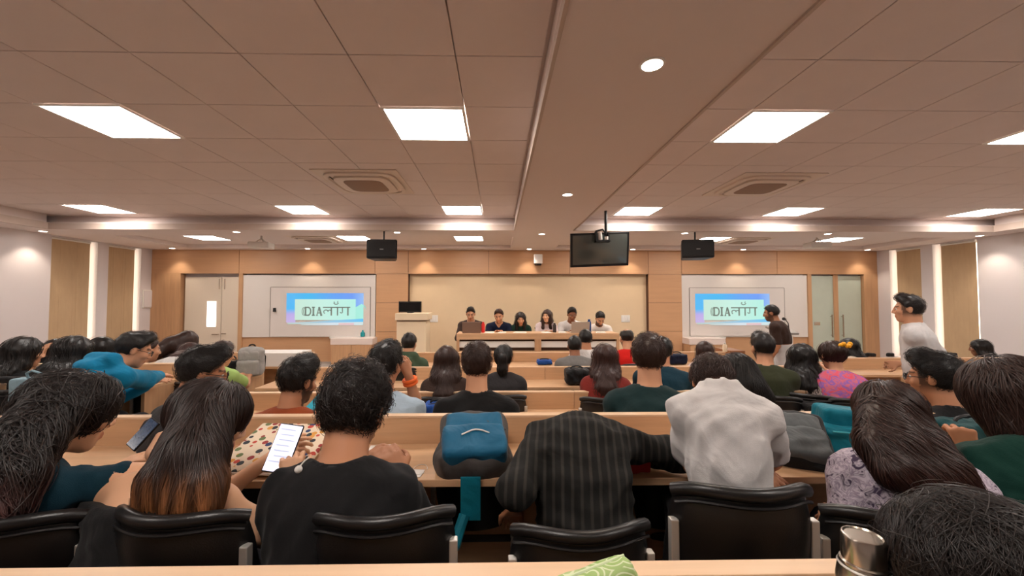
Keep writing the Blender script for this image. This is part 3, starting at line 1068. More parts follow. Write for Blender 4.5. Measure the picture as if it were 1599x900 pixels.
        go = sdf_obj(top.get('name', 'shirt'), g, gr, gm, root)
    # trousers and shoes
    if legs:
        t_ = Field()
        o = .012
        t_.ell(pel + V3(0, -.01, -.01), (.165 * s + o, .125 * s + o, .115 * s + o), k=.05)
        for hip, kn, an in L:
            t_.cap(hip, kn, .078 * s + o, .056 * s + o, .04); t_.cap(kn, an, .056 * s + o, .046 * s + o, .03)
        t_.cut(pel + V3(0, 0, .075), V3(0, 0, 1))
        sdf_obj('trousers', t_, max(.02, res), trousers or DENIM, root)
        for hip, kn, an in L:
            so = link('shoe', shoe_mesh(), None, root)
            so.location = (float(an[0]), float(an[1]) + .02, 0.0)
    # --- hair
    if hair:
        hf = Field()
        st = hair.get('style', 'short')
        vol = hair.get('vol', .012) * (1.0 if st in ('short', 'quiff', 'bald') else .7)
        vt = hair.get('top', .02)
        if st in ('short', 'quiff', 'bald'):
            hf.ell(h2l(0, -.014, .030 + vt * .4), V3(.075 + vol, .098 + vol, .089 + vt * .8) * hs, HM, k=.02)
            if st == 'quiff':
                hf.ell(h2l(0, .044, .096 + vt * .4), V3(.062, .050, .036 + vt) * hs, HM, k=.04)
            # hairline: forehead, temples, nape
            hf.cut(h2l(0, .044, .055), HM @ V3(0, .80, -.60), .012)
            hf.cut(h2l(0, -.06, hair.get('nape', -.055)), HM @ V3(0, -.16, -1), .02)
            if st == 'bald':
                hf.ell(h2l(0, -.01, .12), V3(.05, .06, .05) * hs, HM, k=.02, op='s')
            for g_ in (-1, 1):
                hf.ell(h2l(g_ * .088, .004, -.012), V3(.022, .034, .042) * hs, HM, k=.01, op='s')
        else:
            hf.ell(h2l(0, -.012, .033), V3(.075 + vol, .097 + vol, .090 + vt * .7) * hs, HM, k=.02)
            # leave the face free
            fr = hair.get('face', .062)
            hf.ell(h2l(0, .128, -.025), V3(.066, .074, .108) * hs, HM, k=.02, op='s')
        tail = []
        def backp(tz_, off):
            P_ = pel + (N - pel) * tz_
            i = min(3, int(tz_ * 4)); fr_ = tz_ * 4 - i
            P_ = pts[i] + (pts[i + 1] - pts[i]) * fr_
            return P_ + back * off
        if st == 'long' and not hair.get('noback'):
            ln = hair.get('len', .5)
            wd = hair.get('w', .075)
            q0, q1 = h2l(0, -.045, .02), h2l(0, -.06, -.10)
            hf.cap(q0, q1, .07 * hs, .055 * hs, .05, X, 1.35)
            ts = [.98, .98 - ln * .5, .98 - ln]
            ps = [q1] + [backp(t_, .075 + .02 * (i > 0)) for i, t_ in enumerate(ts)]
            rs = [.052, .045, .042, .022]
            hf.chain(ps, rs, .05, X, 1.0 + wd * 14)
            for g_ in (-1, 1):
                hf.chain([h2l(g_ * .066, .005, .03), h2l(g_ * .078, -.01, -.09), N + X * g_ * .09 + back * .045], [.03, .033, .03], .04)
            if hair.get('front'):
                for g_ in (-1, 1):
                    hf.chain([h2l(g_ * .07, .03, .02), h2l(g_ * .075, .03, -.09), N + X * g_ * .075 - back * .085 - up * .05, C + X * g_ * .085 - back * .14 - up * .08], [.024, .028, .034, .02], .03)
        elif st == 'bob':
            hf.cap(h2l(0, -.04, .02), h2l(0, -.05, -.085), .078 * hs, .07 * hs, .05, HM @ V3(1, 0, 0), 1.3)
        elif st in ('tail', 'bun'):
            b0 = h2l(0, -.098, .035)
            if st == 'bun':
                hf.ell(b0 + HM @ V3(0, -.02, .01), (.042, .036, .042), HM, k=.02)
            else:
                hf.chain([b0, b0 + V3(0, -.045, -.02), b0 + V3(0, -.055, -.12), b0 + V3(.01, -.035, -.24)], [.026, .036, .036, .012], .02)
        for ch in hair.get('chains', ()):
            pp = [loc(at(*c_[:3])) for c_ in ch['p']]
            hf.chain(pp, [c_[3] for c_ in ch['p']], ch.get('k', .05), X if ch.get('ks') else None, ch.get('ks', 1.0))
        amp = hair.get('rough', .003)
        fr_h = hair.get('freq', 60)
        dirs = HM @ V3(1, 0, 0)
        def hdisp(P):
            ph = P @ dirs
            return amp * np.sin(ph * fr_h * 2.2 + 5 * np.sin(P[:, 2] * 9 + P[:, 1] * 13)) * .6 + amp * .6 * np.sin(P[:, 0] * 71 + P[:, 1] * 83 + 3 * np.sin(P[:, 2] * 31))
        hf.disp = hdisp
        omb = hair.get('color') == 'ombre'
        tipc = hair.get('tip')
        zt, zb = float(H[2]) - .05, float(H[2]) - .22
        def haircol(v):
            c = np.tile(np.array(hcol, f32)[None], (len(v), 1))
            if omb or tipc:
                tt = np.clip((zt - v[:, 2]) / (zt - zb), 0, 1)[:, None]
                tip = np.array(lin(tipc or (212, 138, 84)), f32)[None]
                st_ = .62 + .38 * np.sin(v[:, :1] * 140 + 4 * np.sin(v[:, 2:3] * 12))
                c = c * (1 - tt * st_) + tip * tt * st_
            return c
        hres = hair.get('res', res * .8)
        ho = sdf_obj('hair', hf, hres, HAIRM, root, colf=haircol)
        if strand:
            vv = np.empty(len(ho.data.vertices) * 3, f32); ho.data.vertices.foreach_get('co', vv); vv = vv.reshape(-1, 3)
            g_ = np.random.default_rng(len(PEOPLE) + 100)
            sel = vv[g_.integers(0, len(vv), strand)]
            if st in ('short', 'quiff', 'bald'):
                crown = h2l(.01, -.07, .09)
                fw = HM @ V3(*hair.get('sweep', (.2, .35, 0)))
                def flow(P):
                    d_ = P - crown
                    d_ = d_ / np.maximum(np.linalg.norm(d_, axis=1), .02)[:, None]
                    return d_ * .8 + fw[None] * .7
                strands(hf, sel, flow, hair.get('slen', .030), hair.get('sw', .0019), 5, lift=hair.get('lift', .003), colf=haircol, seed=len(PEOPLE), mat=HAIRM, parent=root,
                        jitter=.28, droop=hair.get('stand', .16), clump=140)
            else:
                crown = h2l(*hair.get('part', (0, .0, .13)))
                def flow(P):
                    d_ = P - crown
                    r_ = np.maximum(np.linalg.norm(d_, axis=1), .02)[:, None]
                    wgt = np.clip((.16 - r_) / .10, 0, 1)
                    sw_ = np.array(Rz.T @ V3(*hair.get('sweepw', (0, 0, 0))), f32)
                    return d_ / r_ * wgt + (V3(0, 0, -1) + sw_)[None] * (1.05 - wgt)
                top_ = sel[:, 2] > (H[2] - .1)
                strands(hf, sel, flow, hair.get('slen', .22), hair.get('sw', .0034), 9, lift=hair.get('lift', .003), colf=haircol, seed=len(PEOPLE), mat=HAIRM, parent=root,
                        jitter=hair.get('jit', .16), droop=.05, clump=hair.get('clump', 160))
    if glasses:
        bm = bmesh.new()
        ctr = []
        for g_ in (-1, 1):
            ring = [Vector(list(map(float, h2l(g_ * .032 + .022 * math.cos(a_ * math.pi / 6), .108 - abs(.022 * math.cos(a_ * math.pi / 6)) * .1, .008 + .018 * math.sin(a_ * math.pi / 6))))) for a_ in range(13)]
            tube(bm, ring, .0022, n=6, cap=False)
            tube(bm, [Vector(list(map(float, h2l(g_ * .054, .104, .012)))), Vector(list(map(float, h2l(g_ * .078, .06, .014)))), Vector(list(map(float, h2l(g_ * .082, -.005, .014))))], .002, n=6)
        tube(bm, [Vector(list(map(float, h2l(-.01, .112, .012)))), Vector(list(map(float, h2l(.01, .112, .012))))], .0022, n=6)
        obj('glasses', bm, BLACKP, root, smooth=True)
    PEOPLE.append((root, dict(pel=pel, N=N, H=H, A=A, C=C, HM=HM, back=back, X=X, seat=seat, floor=floor_z, yaw=yaw, up=up)))
    return root
DEBUG = False

# ------------------------------------------------------------------ long desks
def bench(label, x0, x1, yl, fz0, depth=.40, seg=1.5, group='long lecture desks', ends=(1, 1), open_end=None):
    """yl: the ledge's face toward the sitter; sitters are on the near side."""
    t = thing('bench_desk', label, 'desk', ((x0 + x1) / 2, yl, fz0), 0, group)
    zt = fz0 + .75
    zl = zt + .14
    obj('desktop', B((x0, x1, yl - depth, yl - .001, zt - .03, zt), bev=.003), WOOD, t, world=True)
    n = max(1, round((x1 - x0) / seg))
    for i in range(n):
        a, b_ = x0 + (x1 - x0) * i / n, x0 + (x1 - x0) * (i + 1) / n
        obj('ledge_panel', B((a + .0015, b_ - .0015, yl, yl + .045, fz0 + .06, zl - .012), bev=.0015), WOOD, t, world=True)
        obj('ledge_cap', B((a + .0015, b_ - .0015, yl - .002, yl + .047, zl - .012, zl), bev=.002), CAPM, t, world=True)
        if i:
            obj('support_panel', B((a - .0125, a + .0125, yl - depth + .06, yl, fz0, zt - .03)), WOODV, t, world=True)
    for e, x in ((0, x0), (1, x1 - .03)):
        if ends[e]:
            obj('end_panel', B((x, x + .03, yl - depth + .01, yl - .0005, fz0, zt - .03), bev=.002), WOODV, t, world=True)
    return t

bench('oak desk nearest the camera, its pale ledge along the bottom edge', -2.3, 2.5, .84, .16, seg=4.8)
bench('oak desk of the front students, with phone, teal backpack and case on it', -2.9, 3.1, 2.0, .16, seg=2.0)
bench('oak desk of the second row, in front of the rust shirt man', -2.06, 3.3, 3.2, 0, seg=1.35)
bench('oak desk of the third row, before the ponytail woman and red top woman', -2.45, 3.5, 4.4, 0, seg=1.5)
bench('oak desk of the farthest centre row, before the white panel table', -1.3, 3.3, 5.64, 0, seg=1.55)
bench('short left oak desk with a white carton on its ledge end', -6.6, -2.66, 5.7, 0, seg=1.3)
bench('left oak desk carrying the light grey backpack at its aisle end', -6.6, -2.85, 4.80, 0, depth=.36, seg=1.3)
bench('left oak desk on the raised step where the teal hoodie leans', -6.4, -2.95, 3.69, .16, depth=.36, seg=1.2)
bench('left oak desk nearest the camera, behind the pale blue tote bag', -6.0, -3.45, 2.78, .16, depth=.34, seg=1.3)
bench('right oak desk near the wall with black bags, beyond the white shirt man', 4.3, 8.9, 5.0, 0, depth=.4, seg=1.5)
bench('right oak desk behind the standing man, partly hidden by heads', 3.95, 8.6, 3.75, 0, depth=.4, seg=1.5)

# white open shelf box and carton by the left aisle
o = tag(obj('shelf_box', B((-2.62, -2.50, 4.9, 5.2, .35, .74), (-2.62, -2.50, 4.9, 5.2, .0, .33)), WHITEP), 'white open shelf unit standing at the left aisle desk end', 'shelf')
o = tag(obj('carton', B((-3.35, -2.68, 5.31, 5.69, .75, .93), bev=.004), WHITEP), 'low white carton on the end of the short left desk', 'box')

# ------------------------------------------------------------------ chairs
def make_chair():
    t = thing('lecture_chair', 'black leather chair', 'chair')
    # backrest: curved cushion
    def shell(z0, z1, th, wid, n=14, m=7, roll=0.0):
        bm = bmesh.new()
        F_, K_ = [], []
        for j in range(m + 1):
            v = j / m
            z = z0 + (z1 - z0) * v
            rf, rk = [], []
            for i in range(n + 1):
                u = -1 + 2 * i / n
                hw = wid * (1 - .10 * (v ** 5) * 1.0) * (1 if v > .2 else .93 + .35 * v)
                x = u * hw
                y = -.225 + .085 * u * u - .05 * (v - .4)
                zz = z - .022 * (abs(u) ** 5) * (v > .6)
                e = 1 - max(0, abs(u) - .86) / .14 * .8
                e *= 1 - max(0, v - .86) / .14 * .75
                rf.append(bm.verts.new((x, y + th * .5 * e, zz)))
                rk.append(bm.verts.new((x, y - th * .5 * e, zz)))
            F_.append(rf); K_.append(rk)
        for j in range(m):
            for i in range(n):
                bm.faces.new((F_[j][i], F_[j][i + 1], F_[j + 1][i + 1], F_[j + 1][i]))
                bm.faces.new((K_[j][i], K_[j + 1][i], K_[j + 1][i + 1], K_[j][i + 1]))
            for i in (0, n):
                bm.faces.new((F_[j][i], F_[j + 1][i], K_[j + 1][i], K_[j][i]))
        for i in range(n):
            for j in (0, m):
                bm.faces.new((F_[j][i], F_[j][i + 1], K_[j][i + 1], K_[j][i]))
        return bm
    bk = obj('backrest', shell(.50, .87, .055, .213), LEATHER, t, smooth=True)
    bm = bmesh.new()
    pts = []
    for i in range(15):
        u = -1 + 2 * i / 14
        pts.append((u * .197, -.225 + .085 * u * u - .03 - .002, .872 - .022 * abs(u) ** 5 + .004))
    tube(bm, pts, .017, n=10)
    obj('top_roll', bm, LEATHER, bk, smooth=True)
    bm = bmesh.new()
    pts = [(p[0], p[1] - .019, p[2] - .022) for p in pts]
    tube(bm, pts, .0045, n=6)
    obj('piping', bm, LEATHER, bk, smooth=True)
    bm = bmesh.new(); box(bm, -.205, .205, -.20, .215, .42, .46, bev=.015)
    obj('seat', bm, LEATHER, t, smooth=True)
    for s in (-1, 1):
        bm = bmesh.new(); box(bm, s * .200 - .012, s * .200 + .012, -.20, -.175, .40, .79, bev=.003)
        obj('back_post', bm, CHROME, t)
        bm = bmesh.new()
        tube(bm, [(s * .20, -.20, .02), (s * .20, .17, .02), (s * .20, .20, .05), (s * .20, .19, .38), (s * .20, .16, .41), (s * .20, -.18, .41)], .0115, n=8)
        obj('side_frame', bm, CHROME, t, smooth=True)
    bm = bmesh.new(); tube(bm, [(-.20, -.17, .02), (.20, -.17, .02)], .0115)
    obj('cross_bar', bm, CHROME, t)
    return t
CHAIR0 = make_chair()
chair_used = []
def chair(x, y, fz0, rz, label, scale_z=1.0):
    c = CHAIR0 if not chair_used else copy_tree(CHAIR0)
    chair_used.append(c)
    c.location = (x, y, fz0)
    c.rotation_euler = (0, 0, R(rz))
    c.scale = (1, 1, scale_z)
    c['label'] = label
    c['category'] = 'chair'
    c['group'] = 'black leather lecture chairs'
    return c
for px, lab, rz, sz in ((-26, 'black leather chair cut by the left photo edge, behind the teal tee woman', 4, 1.03),
                        (272, 'black leather chair under the ombre haired woman', -5, 1.04),
                        (582, 'black leather chair of the man in the black T-shirt', 5, 1.03),
                        (907, 'black leather chair behind the man in the striped black shirt', 3, .985),
                        (1177, 'tall black leather chair behind the man in the white polo', -2, 1.10),
                        (1432, 'black leather chair of the woman in the purple floral top', -6, 1.02),
                        (1640, 'black leather chair of the dark green top woman at the right edge', -4, 1.0)):
    p = at(px, 800, 1.05)
    chair(p.x, 1.05 + .225, .16, rz, lab, sz).scale.x = .95
chair(.74, .02, .16, 0, 'black leather chair of the nearest person, below the frame at lower right')

# ------------------------------------------------------------------ panel table, lecterns, cabinets
t = thing('panel_table', 'long oak panel table with white inset fronts, six speakers seated behind', 'table', (.7, 7.3, .2))
x0, x1 = at(713, 500, 7.2).x, at(967, 500, 7.2).x
ztop = at(800, 521, 7.2).z
xm = at(840, 500, 7.2).x
obj('tabletop', B((x0, x1, 7.2, 7.72, ztop - .05, ztop), bev=.003), WOOD, t, world=True)
obj('apron', B((x0, x1, 7.2, 7.225, ztop - .11, ztop - .05)), WOOD, t, world=True)
for a, b_ in ((x0, x0 + .05), (xm - .06, xm + .06), (x1 - .05, x1)):
    obj('upright', B((a, b_, 7.2, 7.7, .2, ztop - .11), bev=.002), WOODV, t, world=True)
for a, b_ in ((x0 + .05, xm - .06), (xm + .06, x1 - .05)):
    obj('inset_panel', B((a, b_, 7.23, 7.25, ztop - .26, ztop - .15)), WHITEP, t, world=True)
    obj('back_board', B((a, b_, 7.30, 7.32, .2, ztop - .05)), DARKW, t, world=True)
    obj('lower_rail', B((a, b_, 7.2, 7.23, .2, ztop - .32)), WOOD, t, world=True)

t = thing('lectern', 'tall cream lectern left of the panel table, a monitor on it', 'lectern', (at(643, 500, 8.2).x, 8.2, .2))
xa, xb = at(619, 500, 8.1).x, at(665, 500, 8.1).x
zt_ = at(643, 489.5, 8.1).z
zs_ = at(643, 502, 8.1).z
obj('body', B((xa, xb, 8.12, 8.6, .2, zs_), bev=.004), CREAM, t, world=True)
obj('top_box', B((at(617, 500, 8.1).x, at(668, 500, 8.1).x, 8.08, 8.64, zs_ + .02, zt_), bev=.01), CREAM, t, world=True)
obj('shadow_gap', B((xa + .01, xb - .01, 8.10, 8.62, zs_, zs_ + .02)), DARKW, t, world=True)
t = thing('monitor', 'small black monitor standing on the left lectern', 'monitor', (at(640, 500, 8.3).x, 8.3, zt_))
xa, xb = at(622.5, 500, 8.3).x, at(658, 500, 8.3).x
obj('housing', B((xa, xb, 8.28, 8.32, zt_ + .015, at(640, 471, 8.3).z), bev=.006), BLACKP, t, world=True)
obj('screen', B((xa + .02, xb - .02, 8.272, 8.281, zt_ + .04, at(640, 473, 8.3).z)), BLACKG, t, world=True)
obj('stand', B((at(636, 500, 8.3).x, at(645, 500, 8.3).x, 8.26, 8.4, zt_, zt_ + .02), bev=.003), BLACKP, t, world=True)

t = thing('lectern', 'slim white lectern behind the standing dark shirt man', 'lectern', (at(1229, 500, 6.9).x, 6.9, 0.2))
xa, xb = at(1221, 500, 6.9).x, at(1238, 500, 6.9).x
z1 = at(1229, 517, 6.9).z
obj('column', B((xa, xb, 6.9, 7.2, .2, z1 - .05), bev=.006), WHITEP, t, world=True)
bm = bmesh.new(); obox(bm, (at(1229, 516, 6.9).x, 7.03, z1), Matrix.Rotation(.25, 3, 'X'), (.17, .2, .02), bev=.006)
obj('reading_top', bm, M('grey_plastic', (150, 146, 140), rough=.5), t, world=True)
bm = bmesh.new()
m0 = at(1232, 514, 6.95); m1 = at(1226, 499, 6.85)
tube(bm, [m0, (m0 + m1) / 2 + Vector((.02, 0, .02)), m1], .008)
g_ = obj('microphone_stem', bm, BLACKP, t, world=True)
bm = bmesh.new(); tube(bm, [m1, m1 + Vector((-.05, -.03, .01))], [.022, .028], n=10)
obj('microphone', bm, BLACKP, t, world=True, smooth=True)

def low_cabinet(p0, p1, ptop, label, Y=8.9):
    xa, xb = at(p0, 540, Y).x, at(p1, 540, Y).x
    zt0 = at(550, ptop, Y).z; zt1 = zt0 - .14
    t = thing('low_cabinet', label, 'cabinet', ((xa + xb) / 2, Y, 0))
    obj('body', B((xa, xb, Y + .02, 9.3, 0, zt1)), WOODV, t, world=True)
    obj('top_unit', B((xa - .02, xb + .02, Y, 9.3, zt1, zt0), bev=.004), M('pinkish_white_laminate', (224, 208, 200), rough=.5), t, world=True)
    xm = (xa + xb) / 2
    for a, b_ in ((xa, xm), (xm, xb)):
        obj('door', B((a + .004, b_ - .004, Y, Y + .02, .04, zt1 - .006), bev=.002), WOODV, t, world=True)
low_cabinet(517, 580, 529, 'low oak cabinet with a white top unit under the left whiteboard')
low_cabinet(1078, 1132, 530, 'low oak cabinet with a white top unit under the right whiteboard')
t = tag(obj('crate', B((at(1140, 560, 5.9).x, at(1164, 560, 5.9).x, 5.9, 6.3, 0, at(1150, 548, 5.9).z), bev=.004), wood('dark_oak', (150, 100, 66))), 'dark oak box at the right end of the farthest centre desk', 'box')

# ------------------------------------------------------------------ whiteboards with the projected pictures
INK = M('projected_ink', (92, 104, 98), rough=.6, emit=(112, 122, 114), estr=.55)
def screen_mat(name, stops, s=1.0, axis='x', ):
    if name in MATS: return MATS[name]
    m = bpy.data.materials.new(name); m.use_nodes = True
    nt = m.node_tree; b = nt.nodes['Principled BSDF']
    tc = nt.nodes.new('ShaderNodeTexCoord'); sp = nt.nodes.new('ShaderNodeSeparateXYZ'); r = nt.nodes.new('ShaderNodeValToRGB')
    nt.links.new(tc.outputs['Generated'], sp.inputs[0]); nt.links.new(sp.outputs[0 if axis == 'x' else 2], r.inputs[0])
    while len(r.color_ramp.elements) < len(stops): r.color_ramp.elements.new(.5)
    for e, (p, c) in zip(r.color_ramp.elements, stops):
        e.position = p; e.color = (*lin(c), 1)
    b.inputs['Base Color'].default_value = (.05, .05, .05, 1)
    nt.links.new(r.outputs[0], b.inputs['Emission Color']); b.inputs['Emission Strength'].default_value = s
    MATS[name] = m
    return m
BLUEB = screen_mat('projected_blue', [(0, (70, 190, 255)), (.3, (50, 190, 250)), (.62, (92, 168, 255)), (.85, (104, 160, 255)), (1, (150, 196, 255))], .72)
SIDEB = screen_mat('projected_side', [(0, (206, 186, 236)), (.35, (196, 176, 240)), (.6, (60, 190, 255)), (1, (80, 190, 255))], .72, 'z')
MINT = screen_mat('projected_mint', [(0, (206, 240, 222)), (.5, (204, 250, 236)), (1, (186, 250, 236))], .72)
WAVE = screen_mat('projected_wave', [(0, (196, 222, 216)), (.4, (170, 208, 226)), (1, (90, 200, 255))], .72)
PALE = screen_mat('projected_pale', [(0, (212, 226, 220)), (.5, (226, 240, 250)), (1, (220, 240, 240))], .68)
PINK = screen_mat('projected_pink', [(0, (244, 206, 206)), (1, (240, 200, 210))], .68)
ROUND = screen_mat('projected_round', [(0, (168, 244, 226)), (1, (172, 250, 236))], .72)

def whiteboard(px0, px1, ix0, ix1, iy0, iy1, label, label2, s0, s1, marker=None, cutr=False):
    Y = YP + .02
    def X(p): return at(p, 470, Y).x
    def Z(p, q=None): return at(q or (px0 + px1) / 2, p, Y).z
    t = thing('whiteboard', label, 'whiteboard', ((X(px0) + X(px1)) / 2, Y, Z(527)))
    obj('surround', B((X(px0), X(px1), Y + .01, YW, Z(527), Z(430)), bev=.004), M('board_surround', (222, 216, 210), rough=.5), t, world=True)
    # inner sliding board and its rails
    bx0, bx1, by0, by1 = s0
    obj('board', B((X(bx0), X(bx1), Y - .012, Y + .01, Z(by1), Z(by0)), bev=.003), WBOARD, t, world=True)
    bm = bmesh.new()
    for (a, b_, c, d) in ((X(bx0) - .012, X(bx0), Z(by1), Z(by0)), (X(bx1), X(bx1) + .012, Z(by1), Z(by0)), (X(bx0), X(bx1), Z(by0), Z(by0) + .012)):
        box(bm, a, b_, Y - .016, Y + .01, c, d)
    obj('rail', bm, M('grey_aluminium', (160, 152, 144), rough=.5), t, world=True)
    obj('pen_ledge', B((X(s1[0]), X(s1[1]), Y - .07, Y + .01, Z(528.5), Z(526)), bev=.002), WHITEP, t, world=True)
    # the projected slide, a flat picture on the board
    P = thing('projected_slide', label2, 'projection', ((X(ix0) + X(ix1)) / 2, Y - .014, Z((iy0 + iy1) / 2)), 0, 'projected slides')
    W_ = X(ix1) - X(ix0); H_ = Z(iy0) - Z(iy1)
    def rect(name, u0, u1, v0, v1, m, lay):
        y = Y - .0155 - lay * .0012
        return obj(name, B((X(ix0) + W_ * u0, X(ix0) + W_ * u1, y - .0008, y, Z(iy0) - H_ * v1, Z(iy0) - H_ * v0)), m, P, world=True)
    def poly(name, pts, m, lay):
        y = Y - .0155 - lay * .0012
        bm = bmesh.new()
        f0 = [bm.verts.new((X(ix0) + W_ * u, y - .0008, Z(iy0) - H_ * v)) for u, v in pts]
        f1 = [bm.verts.new((X(ix0) + W_ * u, y, Z(iy0) - H_ * v)) for u, v in pts]
        bm.faces.new(f0); bm.faces.new(list(reversed(f1)))
        for i in range(len(pts)):
            j = (i + 1) % len(pts)
            bm.faces.new((f0[i], f1[i], f1[j], f0[j]))
        return obj(name, bm, m, P, world=True)
    rect('slide_top_band', 0, 1, 0, .44, BLUEB, 0)
    rect('slide_side_band', 0, .12, .2, .92, SIDEB, 1)
    rect('slide_field', .11, .90 if not cutr else .92, .19, .84, MINT, 2)
    poly('slide_corner', [(.90, .44)] + [(.94 + .10 * math.cos(a), .52 + .2 * math.sin(a)) for a in (-1.2, -.6, 0)] + [(1, .40), (1, .84), (.88, .84)], ROUND, 1)
    poly('slide_wave', [(.02, .93), (.3, .90), (.6, .85), (1, .80), (1, .90), (.6, .93), (.25, .955), (.02, .97)], WAVE, 3)
    poly('slide_pale_band', [(.2, .95), (.6, .92), (1, .90), (1, 1.0), (.22, 1.0), (.19, .985)], PALE, 4)
    rect('slide_pink_bar', .68, .88, .935, .995, PINK, 5)
    # lettering D I A and the four Devanagari strokes, drawn as flat ink
    bm = bmesh.new()
    y = Y - .0155 - 6 * .0012
    def ST(u0, v0, u1, v1, wd=.012):
        a = Vector((X(ix0) + W_ * u0, y, Z(iy0) - H_ * v0)); b = Vector((X(ix0) + W_ * u1, y, Z(iy0) - H_ * v1))
        d = (b - a).normalized() if (b - a).length else Vector((1, 0, 0))
        n_ = Vector((-d.z, 0, d.x)) * (W_ * wd / 2)
        q = [a - n_, b - n_, b + n_, a + n_]
        f0 = [bm.verts.new(p + Vector((0, -.0006, 0))) for p in q]; f1 = [bm.verts.new(p) for p in q]
        bm.faces.new(f0); bm.faces.new(list(reversed(f1)))
        for i in range(4):
            bm.faces.new((f0[i], f1[i], f1[(i + 1) % 4], f0[(i + 1) % 4]))
    def ARC(cu, cv, ru, rv, a0, a1, wd=.012, n=10):
        pr = None
        for i in range(n + 1):
            a = R(a0 + (a1 - a0) * i / n)
            q = (cu + ru * math.cos(a), cv - rv * math.sin(a))
            if pr: ST(*pr, *q, wd)
            pr = q
    T, Bt = .435, .70
    # striped left of the D
    for u in (.205, .222):
        ARC(u + .03, .57, .03, .135, 110, 250, .008)
    ST(.25, T, .25, Bt, .022); ST(.237, T + .01, .285, T + .01, .016); ST(.237, Bt - .01, .285, Bt - .01, .016)
    ARC(.282, .568, .035, .125, 90, -90, .018)
    ST(.352, T, .352, Bt, .022); ST(.332, T + .008, .372, T + .008, .014); ST(.332, Bt - .008, .372, Bt - .008, .014)
    ST(.425, T, .398, Bt, .013); ST(.425, T, .456, Bt, .024); ST(.41, .62, .445, .62, .012)
    ST(.388, Bt - .006, .41, Bt - .006, .013); ST(.44, Bt - .006, .468, Bt - .006, .013)
    # headline and letters
    ST(.475, T + .012, .83, T + .012, .014)
    ST(.585, T, .585, Bt, .02)
    ARC(.515, .575, .028, .05, 200, -10, .014); ARC(.562, .575, .022, .045, 180, 20, .013); ST(.485, .60, .50, .64, .012)
    ST(.665, T, .665, Bt, .018)
    ARC(.645, .29, .032, .06, 190, 350, .012); ST(.615, .27, .63, .30, .01); ST(.66, .30, .67, .25, .01)
    ST(.728, T, .728, .585, .013); ARC(.715, .59, .016, .03, 0, -180, .013)
    ST(.80, T, .80, Bt, .02)
    obj('slide_lettering', bm, INK, P, world=True)
    if marker:
        bm = bmesh.new()
        tube(bm, [(X(marker[0]), Y - .03, Z(marker[1] - 3)), (X(marker[0]), Y - .03, Z(marker[1] + 3))], [.03, .035], n=10)
        obj('board_clip', bm, BLACKP, t, world=True, smooth=True)
    return t
whiteboard(377, 586, 448, 568, 458, 508, 'left white board with a projected slide between door and oak post', 'bright projected slide reading DIA and Hindi letters on the left board',
           (423, 578, 449, 526), (517, 585), marker=(430, 484))
whiteboard(1065, 1262, 1085, 1201, 459, 508, 'right white board beside the glass door, partly behind the standing man', 'bright projected slide reading DIA and Hindi letters on the right board',
           (1077, 1224, 450, 525), (1072, 1130), cutr=True)

# ------------------------------------------------------------------ cloth patterns
def pattern(name, kind, c1, c2, c3=None, scale=40.0, bump=.2):
    nm = 'cloth_' + name
    if nm in MATS: return MATS[nm]
    m = M(nm, c1, rough=.85, spec=.2, bump=bump, bscale=420, wrinkle=.35)
    nt = m.node_tree; b = nt.nodes['Principled BSDF']; L = nt.links.new
    tc = nt.nodes.new('ShaderNodeTexCoord')
    r = nt.nodes.new('ShaderNodeValToRGB')
    if kind == 'stripe':
        sp = nt.nodes.new('ShaderNodeTexWave'); sp.wave_type = 'BANDS'; sp.bands_direction = 'X'
        sp.inputs['Scale'].default_value = scale; sp.inputs['Distortion'].default_value = .6; sp.inputs['Detail'].default_value = 1
        L(tc.outputs['Object'], sp.inputs[0]); out = sp.outputs['Fac']
        pts = [(0, c1), (.62, c1), (.9, c2)]
    else:
        n = nt.nodes.new('ShaderNodeTexNoise'); n.inputs['Scale'].default_value = scale; n.inputs['Detail'].default_value = 2.5
        n.inputs['Distortion'].default_value = 1.2
        L(tc.outputs['Object'], n.inputs[0]); out = n.outputs[0]
        pts = [(.34, c1), (.47, c2), (.53, c3 or c1), (.62, c2)]
        if kind == 'two': pts = [(.42, c1), (.5, c2)]
    while len(r.color_ramp.elements) < len(pts): r.color_ramp.elements.new(.5)
    for e, (p, c) in zip(r.color_ramp.elements, pts):
        e.position = p; e.color = (*lin(c), 1)
    L(out, r.inputs[0]); L(r.outputs[0], b.inputs['Base Color'])
    return m
T_BLACK = cloth('black_cotton', (20, 20, 22))
T_TEAL = cloth('deep_teal_cotton', (12, 48, 62))
T_STRIPE = pattern('black_pinstripe', 'stripe', (30, 29, 28), (52, 50, 46), scale=10)
T_WHITE = cloth('white_cotton', (206, 203, 202))
T_FLORAL = pattern('purple_floral', 'noise', (74, 62, 84), (206, 196, 208), (150, 136, 156), scale=34)
T_GREEN = cloth('dark_green_cotton', (8, 52, 44))
T_RUST = cloth('rust_cotton', (150, 70, 34))
T_LBLUE = cloth('pale_blue_cotton', (170, 190, 206))
T_GREYSL = cloth('charcoal_cotton', (40, 38, 40))
T_DGREEN = cloth('dark_petrol_cotton', (20, 44, 46))
T_OLIVE = cloth('olive_cotton', (48, 52, 32))
T_PINK = pattern('pink_print', 'noise', (226, 84, 104), (206, 110, 130), (128, 100, 190), scale=16)
T_TEALH = cloth('teal_hoodie_fleece', (10, 118, 158))
T_LIME = cloth('pale_green_cotton', (156, 186, 108))
T_RED = cloth('red_cotton', (204, 30, 24))
T_NAVY = cloth('navy_cotton', (18, 26, 50))
T_GREYM = cloth('mid_grey_cotton', (112, 110, 108))
T_MOSS = cloth('moss_green_cotton', (66, 84, 64))
T_BOTTLE = cloth('bottle_green_cotton', (18, 44, 34))
T_BROWN = cloth('dark_brown_cotton', (54, 38, 32))
